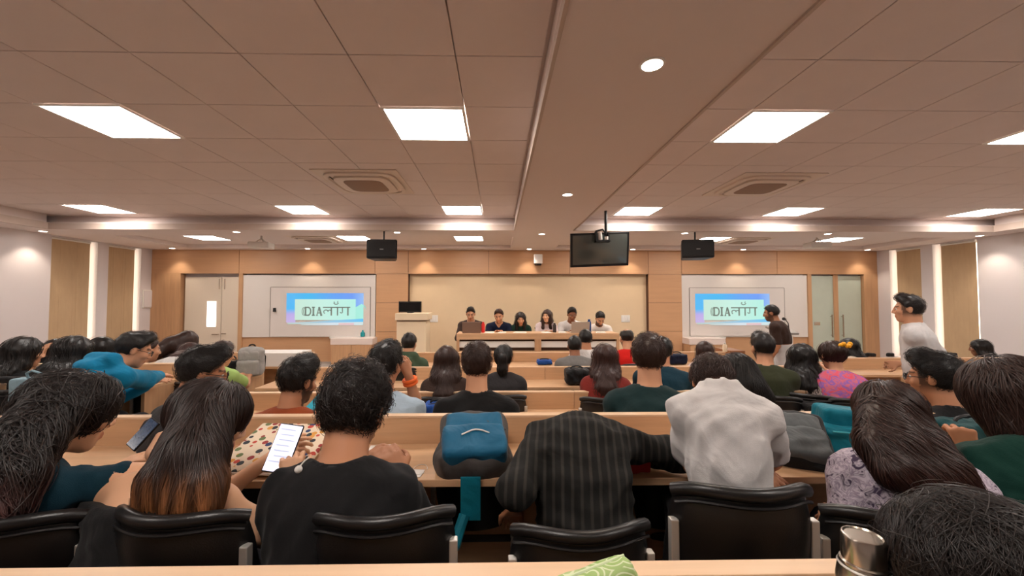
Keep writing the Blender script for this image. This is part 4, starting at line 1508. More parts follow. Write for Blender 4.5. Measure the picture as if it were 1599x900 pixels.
T_PINKW = cloth('pale_pink_cotton', (214, 196, 196))
T_BLOUSE = pattern('white_print', 'noise', (214, 206, 200), (60, 50, 48), (206, 190, 178), scale=28)
T_MAROON = cloth('maroon_cotton', (122, 40, 34))
T_AQUA = cloth('aqua_cotton', (90, 150, 150))
WHITET = cloth('white_trousers', (206, 204, 204))

# ------------------------------------------------------------------ front row (nearest students)
FR = dict(res=.011, fine=.007, wrinkle=.011)
person('woman in a deep teal T-shirt with long curly black hair, holding a phone', at(110, 648, 1.36), .16, yaw=-6, lean=5, hunch=9, neck=52, hp=16, hy=-26, sex='f', skin='d', **FR, size=1.10,
       top=dict(mat=T_TEAL, sleeve=.46), strand=6000, handres={'r': .006},
       arms={'r': dict(e=at(252, 738, 1.30), w=at(230, 706, 1.50), d=(-.1, .7, .5), n=(.3, -.9, .3), curl=.6), 'l': dict(w=at(170, 740, 1.6))},
       hair=dict(style='long', noback=1, color='dark', tip=(84, 46, 44), vol=.022, top=.016, rough=.006, freq=34, res=.009, slen=.17, sw=.0030, jit=.34, lift=.005,
                 chains=[dict(p=[(90, 640, 1.30, .055), (50, 690, 1.18, .046), (26, 745, 1.10, .042), (14, 800, 1.06, .025)], k=.03),
                         dict(p=[(85, 640, 1.28, .055), (22, 690, 1.16, .052), (-8, 745, 1.10, .045), (-16, 800, 1.06, .03)], k=.03)]))
W1 = PEOPLE[-1]
person('woman with straight brown to copper ombre hair and bare shoulders, holding a phone', at(328, 660, 1.36), .16, yaw=-8, broad=1.22, lean=5, hunch=9, neck=50, hp=22, hy=-32, sex='f', skin='d', **FR, size=1.10,
       top=dict(mat=T_BLACK, sleeve=0, strapless=.02, name='strapless_top'), strand=7000, handres={'r': .0055, 'l': .0055},
       arms={'r': dict(e=at(474, 868, 1.28), w=at(448, 742, 1.48), d=(-.25, .5, .75), n=(.5, -.8, .2), curl=.75),
             'l': dict(e=at(345, 800, 1.50), w=at(392, 738, 1.55), d=(.8, .25, .3), n=(-.2, -.8, .5), curl=.7)},
       hair=dict(style='long', noback=1, color='ombre', vol=.020, top=.014, rough=.004, res=.009, slen=.22, sw=.0032, jit=.10, lift=.003,
                 chains=[dict(p=[(312, 650, 1.30, .056), (286, 705, 1.20, .052), (256, 755, 1.14, .050), (240, 785, 1.12, .034)], k=.03),
                         dict(p=[(330, 650, 1.30, .056), (318, 710, 1.20, .050), (316, 760, 1.14, .046), (322, 790, 1.12, .030)], k=.03),
                         dict(p=[(320, 655, 1.27, .050), (298, 715, 1.17, .046), (282, 788, 1.11, .034)], k=.03)]))
W2 = PEOPLE[-1]
person('man in a black T-shirt with short black hair and a white earbud on his shoulder', at(554, 647, 1.38), .16, hy=-4, side=-4, yaw=2, lean=4, hunch=9, neck=46, broad=.80, hp=20, hr=3, skin='b', **FR, size=1.16,
       top=dict(mat=T_BLACK, sleeve=.66), strand=7000, beard=.35,
       hair=dict(style='short', color='dark', vol=.014, top=.030, rough=.006, freq=40, res=.008, fade=True, nape=-.045, slen=.034, stand=.22, lift=.006, sw=.0019))
M3 = PEOPLE[-1]
person('man in a black pinstriped shirt slumped forward with his head on the desk', at(903, 690, 1.76), .16, yaw=-8, lean=22, hunch=24, neck=134, hp=80, skin='b', **FR, size=0.95,
       top=dict(mat=T_STRIPE, sleeve=1.5, loose=.022, res=.011), strand=1500,
       arms={'r': dict(e=at(1010, 700, 1.58), w=at(930, 712, 1.82)), 'l': dict(e=at(812, 752, 1.40), w=at(803, 800, 1.58))},
       hair=dict(style='short', color='black', vol=.010, top=.012, res=.009))
M4 = PEOPLE[-1]
person('man in a white polo shirt bowing his head over folded arms', at(1112, 602, 1.60), .16, broad=.86, girth=.82, yaw=-18, lean=9, hunch=11, neck=92, hp=50, hr=4, skin='b', **FR, size=0.87, seat=.54,
       top=dict(mat=T_WHITE, sleeve=.72, collar=True, loose=.020), strand=5000, handres={'l': .0055},
       arms={'r': dict(e=at(1206, 738, 1.54), w=at(1110, 742, 1.66)), 'l': dict(e=at(1085, 744, 1.55), w=at(1180, 740, 1.50), d=(.9, -.25, -.2), n=(.1, -.5, .8), curl=.45)},
       hair=dict(style='short', color='brown', vol=.010, top=.018, fade=True, nape=-.03, res=.008))
M5 = PEOPLE[-1]
person('woman in a purple floral top with long straight brown hair swept to the right', at(1386, 652, 1.42), .16, yaw=-28, lean=5, hunch=9, neck=48, hp=10, hy=8, hr=-4, sex='f', skin='b', **FR, size=1.04,
       top=dict(mat=T_FLORAL, sleeve=.6, loose=.014), strand=7000, handres={'l': .0055},
       arms={'l': dict(w=at(1322, 806, 1.44), pole=(-.25, -.6, -1), d=(-.6, .5, -.25), n=(-.3, -.6, .7), curl=.7), 'r': dict(w=at(1470, 745, 1.6))},
       hair=dict(style='long', noback=1, color='brown', tip=(72, 38, 36), vol=.018, top=.012, rough=.004, res=.009, slen=.22, sw=.0032, jit=.09, lift=.003, sweepw=(.6, 0, 0),
                 chains=[dict(p=[(1366, 650, 1.36, .05), (1366, 695, 1.28, .042), (1396, 738, 1.21, .038), (1452, 782, 1.17, .024)], k=.03),
                         dict(p=[(1388, 650, 1.34, .055), (1406, 700, 1.26, .050), (1442, 745, 1.20, .044), (1492, 784, 1.17, .026)], k=.03),
                         dict(p=[(1408, 650, 1.36, .05), (1444, 695, 1.28, .046), (1484, 738, 1.21, .038), (1516, 768, 1.18, .022)], k=.03)]))
person('woman in a dark green top with thick dark hair, her fist raised to her chin', at(1572, 626, 1.36), .16, yaw=-24, lean=4, hunch=9, neck=44, hp=14, hy=14, hr=0, sex='f', skin='b', **FR, size=1.12,
       top=dict(mat=T_GREEN, sleeve=.8, loose=.014), strand=6000, handres={'l': .0055},
       arms={'l': dict(w=at(1512, 708, 1.56), pole=(-.5, -.1, -1), d=(-.15, .1, 1), n=(-.2, -1, 0), curl=1.5), 'r': dict(w=at(1640, 760, 1.5))},
       hair=dict(style='bob', color='brown', vol=.026, top=.022, rough=.005, freq=36, res=.009, slen=.13, sw=.0034, jit=.2, lift=.004, sweepw=(.5, 0, 0)))
person('person with tousled dark brown hair close to the camera, lower right corner', at(1526, 918, .64), .16, yaw=10, lean=38, hunch=16, neck=60, hp=35, skin='b', res=.012, fine=.008,
       top=dict(mat=T_BLACK, sleeve=1.6), strand=10000, legs=True,
       hair=dict(style='bob', color='dark', vol=.022, top=.014, rough=.007, freq=22, res=.007, slen=.10, sw=.0014, jit=.36, lift=.004, clump=160))

# ------------------------------------------------------------------ second row
S2 = dict(res=.013, wrinkle=.007, strand=2600)
def sit(label, head, fz0=0.0, chairlab=None, **k):
    r = person(label, head, fz0, **k)
    if chairlab:
        d = PEOPLE[-1][1]
        a = R(k.get('yaw', 0))
        pl = d['pel']; Rz = Matrix.Rotation(a, 3, 'Z')
        q = Vector(r.location) + Rz @ Vector((float(pl[0]), float(pl[1]) + .0, 0))
        chair(q.x, q.y, fz0, k.get('yaw', 0), chairlab, min(1.03, max(.92, (float(pl[2]) - .10) / .45)))
    return r
sit('man with black hair and glasses in profile, peering right between two long haired women', at(318, 585, 2.15), 0, 'black chair under the man with glasses in the second row', yaw=-30, lean=10, hp=14, hy=-24, skin='b', glasses=True,
    top=dict(mat=T_GREYSL), hair=dict(style='quiff', color='black', vol=.016, top=.026), **S2)
sit('bearded man in a rust shirt with swept black hair', at(466, 598, 2.3), 0, 'black chair under the rust shirt man', yaw=-4, lean=12, hp=12, hy=-18, skin='b', beard=.85,
    top=dict(mat=T_RUST), hair=dict(style='quiff', color='black', vol=.012, top=.028, fade=True), **S2)
h_ = at(602, 574, 2.35)
sit('man in a pale blue shirt resting his cheek on a hand with an orange wristband', h_, 0, 'black chair under the pale blue shirt man', yaw=6, lean=10, hp=8, hy=-18, skin='b',
    top=dict(mat=T_LBLUE), arms={'r': dict(e=at(652, 640, 2.55), w=at(641, 598, 2.50), d=(-.35, -.1, .9), n=(.6, -.6, .2), curl=.7)}, handres={'r': .008},
    hair=dict(style='quiff', color='black', vol=.014, top=.024), **S2)
PALEBLUE = PEOPLE[-1]
sit('man in a black top with grey sleeves, brown hair cropped at the neck', at(745, 572, 2.35), 0, 'black chair under the man with grey sleeves', yaw=0, lean=8, hp=6, skin='a',
    top=dict(mat=T_BLACK, sleeve=.5), hair=dict(style='short', color='brown', vol=.012, top=.022, nape=-.085), **S2)
sit('broad man in a dark petrol T-shirt with wavy brown hair', at(1013, 560, 2.32), 0, 'black chair under the petrol T-shirt man', yaw=-18, lean=6, hp=4, skin='a', size=1.06,
    top=dict(mat=T_DGREEN), hair=dict(style='short', color='brown', vol=.014, top=.022, nape=-.06), **S2)
sit('woman in a black jacket with black hair and a scrunchie, behind the white polo man', at(1143, 590, 2.35), 0, 'black chair under the black jacket woman', yaw=-20, lean=16, hp=14, hy=20, hr=-10, sex='f', skin='b',
    top=dict(mat=T_BLACK, sleeve=1.9), hair=dict(style='long', color='black', vol=.018, top=.02, len=.35, w=.03,
    chains=[dict(p=[(1152, 580, 2.3, .09), (1166, 602, 2.24, .07), (1190, 622, 2.2, .05)])]), **S2)
sit('man with glasses and a black T-shirt in profile facing left', at(1458, 592, 2.12), 0, 'black chair under the man facing left with glasses', yaw=8, lean=10, hp=4, hy=22, skin='b', glasses=True,
    top=dict(mat=T_BLACK), hair=dict(style='quiff', color='black', vol=.018, top=.026, fade=True), **S2)
sit('person in a sky blue shirt leaning low, mostly hidden at the right', at(1545, 600, 2.6), 0, 'black chair under the sky blue shirt person', yaw=10, lean=26, hp=30, skin='b', res=.015,
    top=dict(mat=cloth('sky_blue_cotton', (150, 196, 228)), sleeve=1.8), hair=dict(style='short', color='black'), arms={'l': dict(e=at(1484, 600, 2.75), w=at(1500, 620, 2.9))}, side=-8)

# ------------------------------------------------------------------ third row
S3 = dict(res=.015, strand=420)
sit('woman with very long straight brown hair covering her back, third row', at(697, 563, 3.42), 0, 'black chair under the very long haired woman', yaw=4, lean=8, sex='f', skin='a', top=dict(mat=T_BROWN),
    hair=dict(style='long', color='brown', vol=.018, top=.02, len=.62, w=.055), **S3)
sit('woman in a grey jacket with a low black ponytail', at(786, 560, 3.5), 0, 'black chair under the ponytail woman', yaw=-4, lean=10, sex='f', skin='b', top=dict(mat=T_GREYSL, sleeve=1.9),
    hair=dict(style='tail', color='black', vol=.010, top=.012), **S3)
sit('woman in a dark red top with long chestnut hair', at(945, 560, 3.35), 0, 'black chair under the dark red top woman', yaw=-14, lean=8, sex='f', skin='b', top=dict(mat=T_MAROON),
    hair=dict(style='long', color='chestnut', vol=.022, top=.02, len=.42, w=.05), **S3)
sit('man in a teal sweater beyond the broad petrol T-shirt man', at(1034, 550, 3.5), 0, 'black chair under the teal sweater man', yaw=-22, lean=14, skin='b', top=dict(mat=T_TEAL, sleeve=1.9),
    hair=dict(style='short', color='black', vol=.014), **S3)
sit('bearded man in an olive sweater looking left', at(1191, 545, 3.4), 0, 'black chair under the olive sweater man', yaw=-26, lean=8, hy=16, skin='a', beard=.85, top=dict(mat=T_OLIVE, sleeve=1.9),
    hair=dict(style='quiff', color='black', vol=.012, top=.022, fade=True), **S3)
sit('woman with wavy black hair and a white printed top', at(1252, 560, 3.4), 0, 'black chair under the wavy black haired woman', yaw=-34, lean=8, sex='f', skin='a', top=dict(mat=T_BLOUSE),
    hair=dict(style='long', color='black', vol=.022, top=.022, len=.4, w=.045, rough=.006, freq=34), **S3)
sit('woman in a pink print top with a yellow clip in her bun', at(1299, 556, 3.3), 0, 'black chair under the pink print woman', yaw=-14, lean=10, hy=8, sex='f', skin='a', top=dict(mat=T_PINK, sleeve=1.2, loose=.016),
    hair=dict(style='bun', color='brown', vol=.018, top=.016), **S3)
PINKW = PEOPLE[-1]

# ------------------------------------------------------------------ fourth row and beyond
S4 = dict(res=.018, strand=160)
sit('man in a moss green hoodie with a pale collar below the lectern', at(639, 539, 4.75), 0, 'black chair under the moss green hoodie man', yaw=-3, lean=8, skin='a', top=dict(mat=T_MOSS, sleeve=1.8, hood=True),
    hair=dict(style='short', color='black', vol=.014, top=.026), **S4)
sit('man in a mid grey T-shirt with black hair, fourth row', at(897, 542, 4.85), 0, 'black chair under the grey T-shirt man', yaw=-6, lean=18, skin='c', top=dict(mat=T_GREYM), hair=dict(style='short', color='black'), **S4)
sit('man in a white shirt just beyond the grey T-shirt man', at(914, 531, 5.15), 0, 'black chair under the white shirt man of the fourth row', yaw=4, lean=10, skin='b', top=dict(mat=T_WHITE), hair=dict(style='short', color='black', nape=-.08), **S4)
sit('balding man in a bright red T-shirt', at(978, 529, 4.95), 0, 'black chair under the red T-shirt man', yaw=6, lean=6, skin='a', beard=.7, top=dict(mat=T_RED), hair=dict(style='bald', color='dark', vol=.008, top=.006), **S4)
sit('woman in a pale pink top with long dark hair, fourth row right', at(1100, 549, 4.8), 0, 'black chair under the pale pink top woman', yaw=-12, lean=8, sex='f', skin='a', top=dict(mat=T_PINKW),
    hair=dict(style='long', color='brown', vol=.018, top=.02, len=.45, w=.03), **S4)
sit('woman in a cream top with long dark hair facing left before the glass door', at(1325, 542, 5.45), 0, 'black chair under the cream top woman by the glass door', yaw=32, lean=8, hy=12, sex='f', skin='a', top=dict(mat=cloth('cream_cotton', (206, 190, 172))),
    hair=dict(style='long', color='black', vol=.014, top=.016, len=.5, w=.02), **S4)
sit('woman in an aqua top with long black hair facing left by the right wall', at(1530, 544, 5.45), 0, 'black chair under the aqua top woman by the right wall', yaw=26, lean=6, hy=12, sex='f', skin='c', top=dict(mat=T_AQUA, sleeve=1.9),
    hair=dict(style='long', color='black', vol=.016, top=.016, len=.5, w=.02), **S4)

# ------------------------------------------------------------------ left block
sit('woman in black with long black hair at the far left, facing right', at(38, 552, 3.1), .16, 'black chair under the leftmost woman in black', yaw=-14, lean=6, hy=-16, sex='f', skin='a', top=dict(mat=T_BLACK, sleeve=1.95),
    hair=dict(style='long', color='black', vol=.02, top=.02, len=.5, w=.05), **S3)
sit('person with black hair holding up a camera phone at the left', at(88, 550, 4.35), 0, 'black chair under the person with the camera phone', yaw=-20, lean=18, hy=10, skin='a', top=dict(mat=T_BLACK, sleeve=1.9),
    hair=dict(style='short', color='black', vol=.016), arms={'l': dict(w=at(66, 556, 4.2), d=(0, .2, 1), n=(0, -1, 0), curl=.6)}, **S4)
sit('woman in a black jacket with long black hair, facing the man in the teal hoodie', at(117, 551, 3.05), .16, 'black chair under the black jacket woman at the left', yaw=-6, lean=14, hy=-18, hp=10, sex='f', skin='a', top=dict(mat=T_BLACK, sleeve=1.95),
    hair=dict(style='long', color='black', vol=.02, top=.02, len=.4, w=.04), **S3)
sit('woman with black hair and an earring, turned left toward her neighbour', at(155, 546, 4.1), 0, 'black chair under the woman turned left', yaw=96, lean=12, hy=20, sex='f', skin='a', top=dict(mat=T_GREYSL, sleeve=1.6),
    hair=dict(style='bob', color='black', vol=.016, top=.018), **S4)
sit('man in a bright teal hoodie hunched over the desk, facing right', at(209, 548, 3.02), .16, 'black chair under the teal hoodie man', yaw=-14, lean=14, hunch=13, neck=58, hp=22, hy=-28, skin='a', glasses=True, top=dict(mat=T_TEALH, sleeve=1.92, loose=.02, hood=True, name='hoodie'),
    arms={'r': dict(w=at(248, 588, 3.30))}, hair=dict(style='quiff', color='black', vol=.014, top=.022), wrinkle=.006, res=.013, strand=600)
sit('person with dark hair just beyond the teal hoodie man', at(231, 548, 4.2), 0, 'black chair under the person beyond the teal hoodie', yaw=-30, lean=16, skin='a', top=dict(mat=cloth('grey_pink_cotton', (170, 154, 156))), hair=dict(style='short', color='brown'), **S4)
sit('woman with long brown hair trailing down to the left as she leans', at(294, 533, 4.95), 0, 'black chair under the leaning brown haired woman', yaw=24, lean=22, hp=20, sex='f', skin='a', top=dict(mat=T_BROWN),
    hair=dict(style='long', color='brown', vol=.018, top=.018, len=.3, w=.02, chains=[dict(p=[(290, 530, 4.9, .085), (268, 538, 4.8, .085), (246, 550, 4.7, .075), (228, 562, 4.6, .04)])]), **S4)
sit('woman in a white top bent over with brown hair parted on her back', at(296, 556, 4.35), 0, 'black chair under the bent white top woman', yaw=22, lean=34, hunch=20, neck=80, hp=50, sex='f', skin='a', top=dict(mat=T_WHITE, sleeve=1.2), size=1.1,
    hair=dict(style='long', color='chestnut', vol=.02, top=.02, len=.3, w=.03), **S4)
sit('person in a pale green T-shirt reaching right, beside the light grey backpack', at(348, 554, 4.1), 0, 'black chair under the pale green T-shirt person', hy=-12, yaw=-4, lean=16, hp=16, skin='a', top=dict(mat=T_LIME, loose=.016),
    arms={'r': dict(w=at(388, 588, 4.45))}, hair=dict(style='short', color='brown', vol=.016, nape=-.09), **S3)

# ------------------------------------------------------------------ the panel
PN = dict(res=.016, deskz=.84, strand=120)
for (px, py, lab, k) in (
    (735, 491, 'panel speaker in a dark brown shirt reading behind a laptop', dict(top=dict(mat=T_BROWN, sleeve=1.95), hair=dict(style='quiff', color='black', top=.022, vol=.007), skin='a')),
    (779, 494, 'panel speaker in a navy polo shirt looking down', dict(top=dict(mat=T_NAVY, vneck=True), hair=dict(style='quiff', color='brown', top=.016), skin='a', hy=-8)),
    (813, 498, 'panel speaker woman in a bottle green top with long black hair', dict(top=dict(mat=T_BOTTLE, sleeve=1.9), hair=dict(style='long', color='dark', front=True), sex='f', skin='a')),
    (854, 494, 'panel speaker woman in a pale pink shirt looking aside', dict(top=dict(mat=T_PINKW, sleeve=1.7), hair=dict(style='long', color='brown', front=True), sex='f', skin='d', hy=-28, hp=4)),
    (893, 492, 'panel speaker in a white shirt with an open grey laptop', dict(top=dict(mat=T_WHITE, sleeve=1.6), hair=dict(style='quiff', color='black', top=.026), skin='c')),
    (937, 498, 'panel speaker in a white shirt with a beard, rightmost at the table', dict(top=dict(mat=cloth('cream_white_cotton', (214, 204, 196)), loose=.02), hair=dict(style='quiff', color='black'), skin='a', beard=.8, hp=40))):
    kk = dict(lean=12, hunch=11, hp=20, yaw=180, size=1.08, fine=.008); kk.update(PN); kk.update(k)
    sit(lab, at(px, py, 7.82), .2, 'black chair of the ' + lab.replace('panel speaker', 'panellist', 1)[:70].rsplit(' ', 1)[0] if False else None, **kk)
    d = PEOPLE[-1]; q = d[0].location
    chair(q.x, q.y + .06, .2, 180, {735: 'black panel chair of the brown shirt speaker', 779: 'black panel chair of the navy polo speaker', 813: 'black panel chair of the bottle green top speaker',
          854: 'black panel chair of the pale pink shirt speaker', 893: 'black panel chair of the laptop speaker in white', 937: 'black panel chair of the rightmost bearded speaker'}[px])

# ------------------------------------------------------------------ two standing men
person('man standing at the right in a white shirt with rolled sleeves, facing left', at(1418, 484, 3.72), 0, hy=6, yaw=40, lean=4, hunch=4, hp=2, pose='stand', skin='a', res=.013, fine=.008, wrinkle=.006, strand=900,
       top=dict(mat=T_WHITE, sleeve=1.25, collar=True, hem=-.05, loose=.018), arms={'l': dict(e=at(1458, 548, 3.6), w=at(1424, 566, 3.42), d=(-1, .1, -.2), n=(0, -.7, .7), curl=.6), 'r': dict(w=at(1405, 568, 3.75))},
       hair=dict(style='quiff', color='dark', vol=.010, top=.022, fade=True), handres={'l': .008})
person('man standing by the right whiteboard in a dark brown shirt and white trousers', at(1204, 490, 6.2), 0, yaw=46, lean=8, hunch=8, hp=10, hy=8, pose='stand', skin='b', res=.015, wrinkle=.004, strand=300, beard=.7,
       top=dict(mat=T_BROWN, sleeve=1.3, hem=.04), trousers=WHITET, hair=dict(style='short', color='black', vol=.010, top=.02, fade=True))

# ------------------------------------------------------------------ things on the ceiling and front wall
def cassette(x, y, z, s, label):
    t = thing('air_conditioner', label, 'air conditioner', (x, y, z), 0, 'ceiling cassette air conditioners')
    h = s / 2
    AC = M('ac_plastic', (222, 206, 192), rough=.5)
    bm = bmesh.new(); box(bm, -h - .06, h + .06, -h - .06, h + .06, -.012, 0, bev=.004)
    obj('ceiling_plate', bm, AC, t)
    def rr(hh, zz, c):
        out = []
        for k in range(24):
            a = 2 * math.pi * k / 24
            ca, sa = math.cos(a), math.sin(a)
            e = 5.0
            out.append((hh * math.copysign(abs(ca) ** (2 / e), ca), hh * math.copysign(abs(sa) ** (2 / e), sa), zz))
        return out
    def rings(levels, mat, name):
        bm = bmesh.new()
        rs = [[bm.verts.new(p) for p in rr(hh, zz, 0)] for hh, zz in levels]
        for a, b in zip(rs, rs[1:]):
            for k in range(24):
                bm.faces.new((a[k], a[(k + 1) % 24], b[(k + 1) % 24], b[k]))
        bm.faces.new(rs[-1])
        return obj(name, bm, mat, t, smooth=True)
    rings([(h, -.012), (h, -.03), (h * .97, -.036), (h * .90, -.036), (h * .88, -.02), (h * .80, -.02)], AC, 'fascia')
    for k in range(4):
        a = k * math.pi / 2
        mt = Matrix.Rotation(a, 3, 'Z')
        bm = bmesh.new(); obox(bm, mt @ Vector((0, h * .845, -.026)), mt @ Matrix.Rotation(.5, 3, 'X'), (h * .62, h * .035, .004))
        obj('louvre', bm, AC, t)
        bm = bmesh.new(); obox(bm, mt @ Vector((0, h * .84, -.0215)), mt, (h * .66, h * .042, .001))
        obj('air_slot', bm, M('ac_slot', (70, 52, 42), rough=.8), t)
    rings([(h * .78, -.02), (h * .78, -.046), (h * .75, -.05), (h * .56, -.05)], AC, 'centre_panel')
    rings([(h * .555, -.049), (h * .555, -.053), (h * .53, -.054)], M('ac_grille', (150, 122, 102), rough=.7), 'intake_grille')
cassette(-1.58, 4.69, ZC, .82, 'ceiling cassette air conditioner in the left tiled tray')
cassette(3.22, 4.72, ZC, .82, 'ceiling cassette air conditioner in the right tiled tray')
cassette(at(497, 375, 8.1).x, 8.1, ZT, .82, 'far ceiling cassette air conditioner over the left whiteboard')
cassette(at(1160, 376, 8.1).x, 8.1, ZT, .82, 'far ceiling cassette air conditioner over the right whiteboard')

def speaker(p0, p1, y0, y1, label, yaw):
    Y = 6.6
    c = at((p0 + p1) / 2, (y0 + y1) / 2, Y)
    w_ = (p1 - p0) * Y / F; h_ = (y1 - y0) * Y / F
    t = thing('loudspeaker', label, 'loudspeaker', (c.x, c.y, c.z), R(yaw), 'hanging loudspeakers')
    bm = bmesh.new()
    V_ = []
    for (yy, k) in ((-.02, 1.0), (.28, .74)):
        for sx, sz in ((-1, -1), (1, -1), (1, 1), (-1, 1)):
            V_.append(bm.verts.new((sx * w_ / 2 * k, yy, sz * h_ / 2 * (1 if yy < 0 else .92) - .03 * (yy > 0))))
    for q in ((0, 1, 2, 3), (7, 6, 5, 4), (0, 4, 5, 1), (1, 5, 6, 2), (2, 6, 7, 3), (3, 7, 4, 0)):
        bm.faces.new([V_[i] for i in q])
    bmesh.ops.bevel(bm, geom=bm.edges[:], offset=.012, segments=2, affect='EDGES')
    obj('cabinet', bm, BLACKP, t)
    bm = bmesh.new(); box(bm, -w_ * .45, w_ * .45, -.034, -.018, -h_ * .42, h_ * .42, bev=.006)
    gr = obj('grille', bm, M('speaker_grille', (30, 29, 29), rough=.8, bump=.4, bscale=900), t)
    obj('badge', B((-.03, .03, -.037, -.033, -.015, .0)), M('badge_grey', (150, 148, 146), rough=.4), gr)
    bm = bmesh.new()
    tube(bm, [(0, .14, h_ * .44), (0, .14, ZS - c.z)], .014)
    tube(bm, [(-.09, .14, h_ * .45), (.09, .14, h_ * .45)], .01)
    obj('bracket', bm, BLACKP, t)
speaker(573, 620, 374, 404, 'black loudspeaker hanging from the ceiling left of centre', 4)
speaker(1065, 1114, 374, 403, 'black loudspeaker hanging from the ceiling right of the screen', -10)

# hanging television
Y = 6.3
c = at(936, 390, Y)
t = thing('television', 'black television hung on a ceiling pole, tilted toward the seats', 'television', (c.x, c.y, c.z), 0)
mt = Matrix.Rotation(R(13), 3, 'X') @ Matrix.Rotation(R(-2.2), 3, 'Y')
w_, h_ = 92 * Y / F, 53 * Y / F
bm = bmesh.new(); obox(bm, (0, 0, 0), mt, (w_ / 2, .025, h_ / 2), bev=.006)
obj('housing', bm, BLACKP, t)
bm = bmesh.new(); obox(bm, mt @ Vector((0, -.0255, .004)), mt, (w_ / 2 - .035, .0015, h_ / 2 - .035))
obj('screen', bm, M('tv_reflection_grey', (84, 90, 86), rough=.10, spec=1.0, coat=1.0), t)  # green-grey base colour stands in for the room's reflection in the screen
bm = bmesh.new()
zt = ZC - c.z
px_ = at(942, 390, Y).x - c.x
tube(bm, [(px_, -.16, zt), (px_, -.16, .20)], .022, n=10)
obj('pole', bm, BLACKP, t, smooth=True)
bm = bmesh.new()
box(bm, px_ - .17, px_ + .06, -.22, -.10, .10, .12); box(bm, px_ - .17, px_ - .145, -.2, -.12, .10, .27); box(bm, px_ + .02, px_ + .045, -.2, -.12, .10, .25)
tube(bm, [(px_ - .16, -.16, .27), (px_ - .05, -.16, .30), (px_, -.16, .24)], .016)
obj('bracket', bm, BLACKP, t)
bm = bmesh.new()
tube(bm, [(px_ - .09, -.17, .13), (px_ - .10, -.17, .25)], .033, n=12)
tube(bm, [(px_ + .0, -.19, .13), (px_ + .0, -.19, .18)], .028, n=12)
obj('clamp', bm, WHITEP, t, smooth=True)

def projector(px, py, Y, label, yaw):
    c = at(px, py, Y)
    t = thing('projector', label, 'projector', (c.x, c.y, c.z), R(yaw), 'ceiling projectors')
    bm = bmesh.new(); box(bm, -.19, .19, -.14, .14, -.065, .05, bev=.02)
    obj('body', bm, M('projector_white', (222, 218, 212), rough=.35), t)
    bm = bmesh.new(); tube(bm, [(.06, .12, -.005), (.06, .16, -.005)], .04, n=14)
    obj('lens', bm, BLACKG, t)
    obj('vent_panel', B((-.15, .02, -.136, -.128, -.04, .02)), M('vent_grey', (120, 116, 112), rough=.6), t)
    bm = bmesh.new()
    for a in range(4):
        tube(bm, [(0, 0, .13), (.11 * math.cos(a * math.pi / 2 + .7), .09 * math.sin(a * math.pi / 2 + .7), .045)], .009, n=6)
    tube(bm, [(0, 0, .12), (0, 0, ZT - c.z)], .018, n=10)
    obj('mount', bm, CHROME, t)
projector(408, 383, 7.6, 'white ceiling projector in front of the left whiteboard', 8)
projector(1276, 383, 7.6, 'white ceiling projector in front of the right whiteboard', -8)

c = at(840, 405, 9.2)
t = thing('wall_box', 'small white box on the fascia left of the television', 'speaker', (c.x, YP, c.z))
obj('housing', B((c.x - .10, c.x + .10, YP - .14, YP, c.z - .11, c.z + .11), bev=.012), WHITEP, t, world=True)
obj('base_plate', B((c.x - .07, c.x + .07, YP - .12, YP - .001, c.z - .14, c.z - .11)), BLACKP, t, world=True)
for px, lab in ((677, 'white switch plate beside the left lectern'), (977, 'white switch plate right of the panel speakers')):
    c = at(px, 498, YW - .03)
    t = thing('switch_plate', lab, 'switch', (c.x, YW - .02, c.z), 0, 'white switch plates')
    obj('plate', B((c.x - .105, c.x + .105, YW - .032, YW - .02, c.z - .085, c.z + .085), bev=.004), WHITEP, t, world=True)
    for k in (-1, 0, 1):
        obj('rocker', B((c.x + k * .06 - .025, c.x + k * .06 + .025, YW - .037, YW - .031, c.z - .05, c.z + .05), bev=.002), WHITEP, t, world=True)
zc = at(245, 467, 9.1).z
t = thing('wall_panel_box', 'square white access panel on the left wall near the corner', 'panel', (XL, 9.17, zc))
obj('panel_frame', B((XL, XL + .02, 9.03, 9.30, zc - .21, zc + .21), bev=.004), WHITEP, t, world=True)
obj('panel_door', B((XL + .02, XL + .03, 9.05, 9.28, zc - .19, zc + .19), bev=.003), WALLP, t, world=True)
c = at(566, 521, 9.2)
bm = bmesh.new(); lathe(bm, [(.045, 0), (.05, .02), (.05, .09), (.02, .12), (.018, .15)], (c.x, 9.215, at(566, 526, 9.2).z), n=14)
tag(obj('spray_bottle', bm, M('teal_plastic', (30, 150, 160), rough=.35), smooth=True), 'small teal spray bottle on the left whiteboard ledge', 'bottle')

# ------------------------------------------------------------------ bags, phones, bottles and papers
def rz(deg): return np.array(Matrix.Rotation(R(deg), 3, 'Z'), dtype=f32)
def rm(p=0, y=0, r=0): return np.array(Matrix.Rotation(R(y), 3, 'Z') @ Matrix.Rotation(R(p), 3, 'X') @ Matrix.Rotation(R(r), 3, 'Y'), dtype=f32)
NYL = lambda n, c, **k: cloth(n + '_nylon', c, rough=.6, bump=.3, wrinkle=k.pop('wrinkle', .5), **k)
N_BLACK = NYL('black', (22, 22, 24)); N_GREY = NYL('dark_grey', (74, 70, 68)); N_TEAL = NYL('teal', (20, 92, 126)); N_SLATE = NYL('slate', (86, 90, 92))
N_LGREY = NYL('light_grey', (158, 156, 152)); N_CYAN = NYL('cyan', (8, 112, 132)); N_BLUE = NYL('blue', (28, 74, 150)); N_NAVY = NYL('deep_navy', (20, 28, 52)); N_PETROL = NYL('petrol', (14, 66, 70))

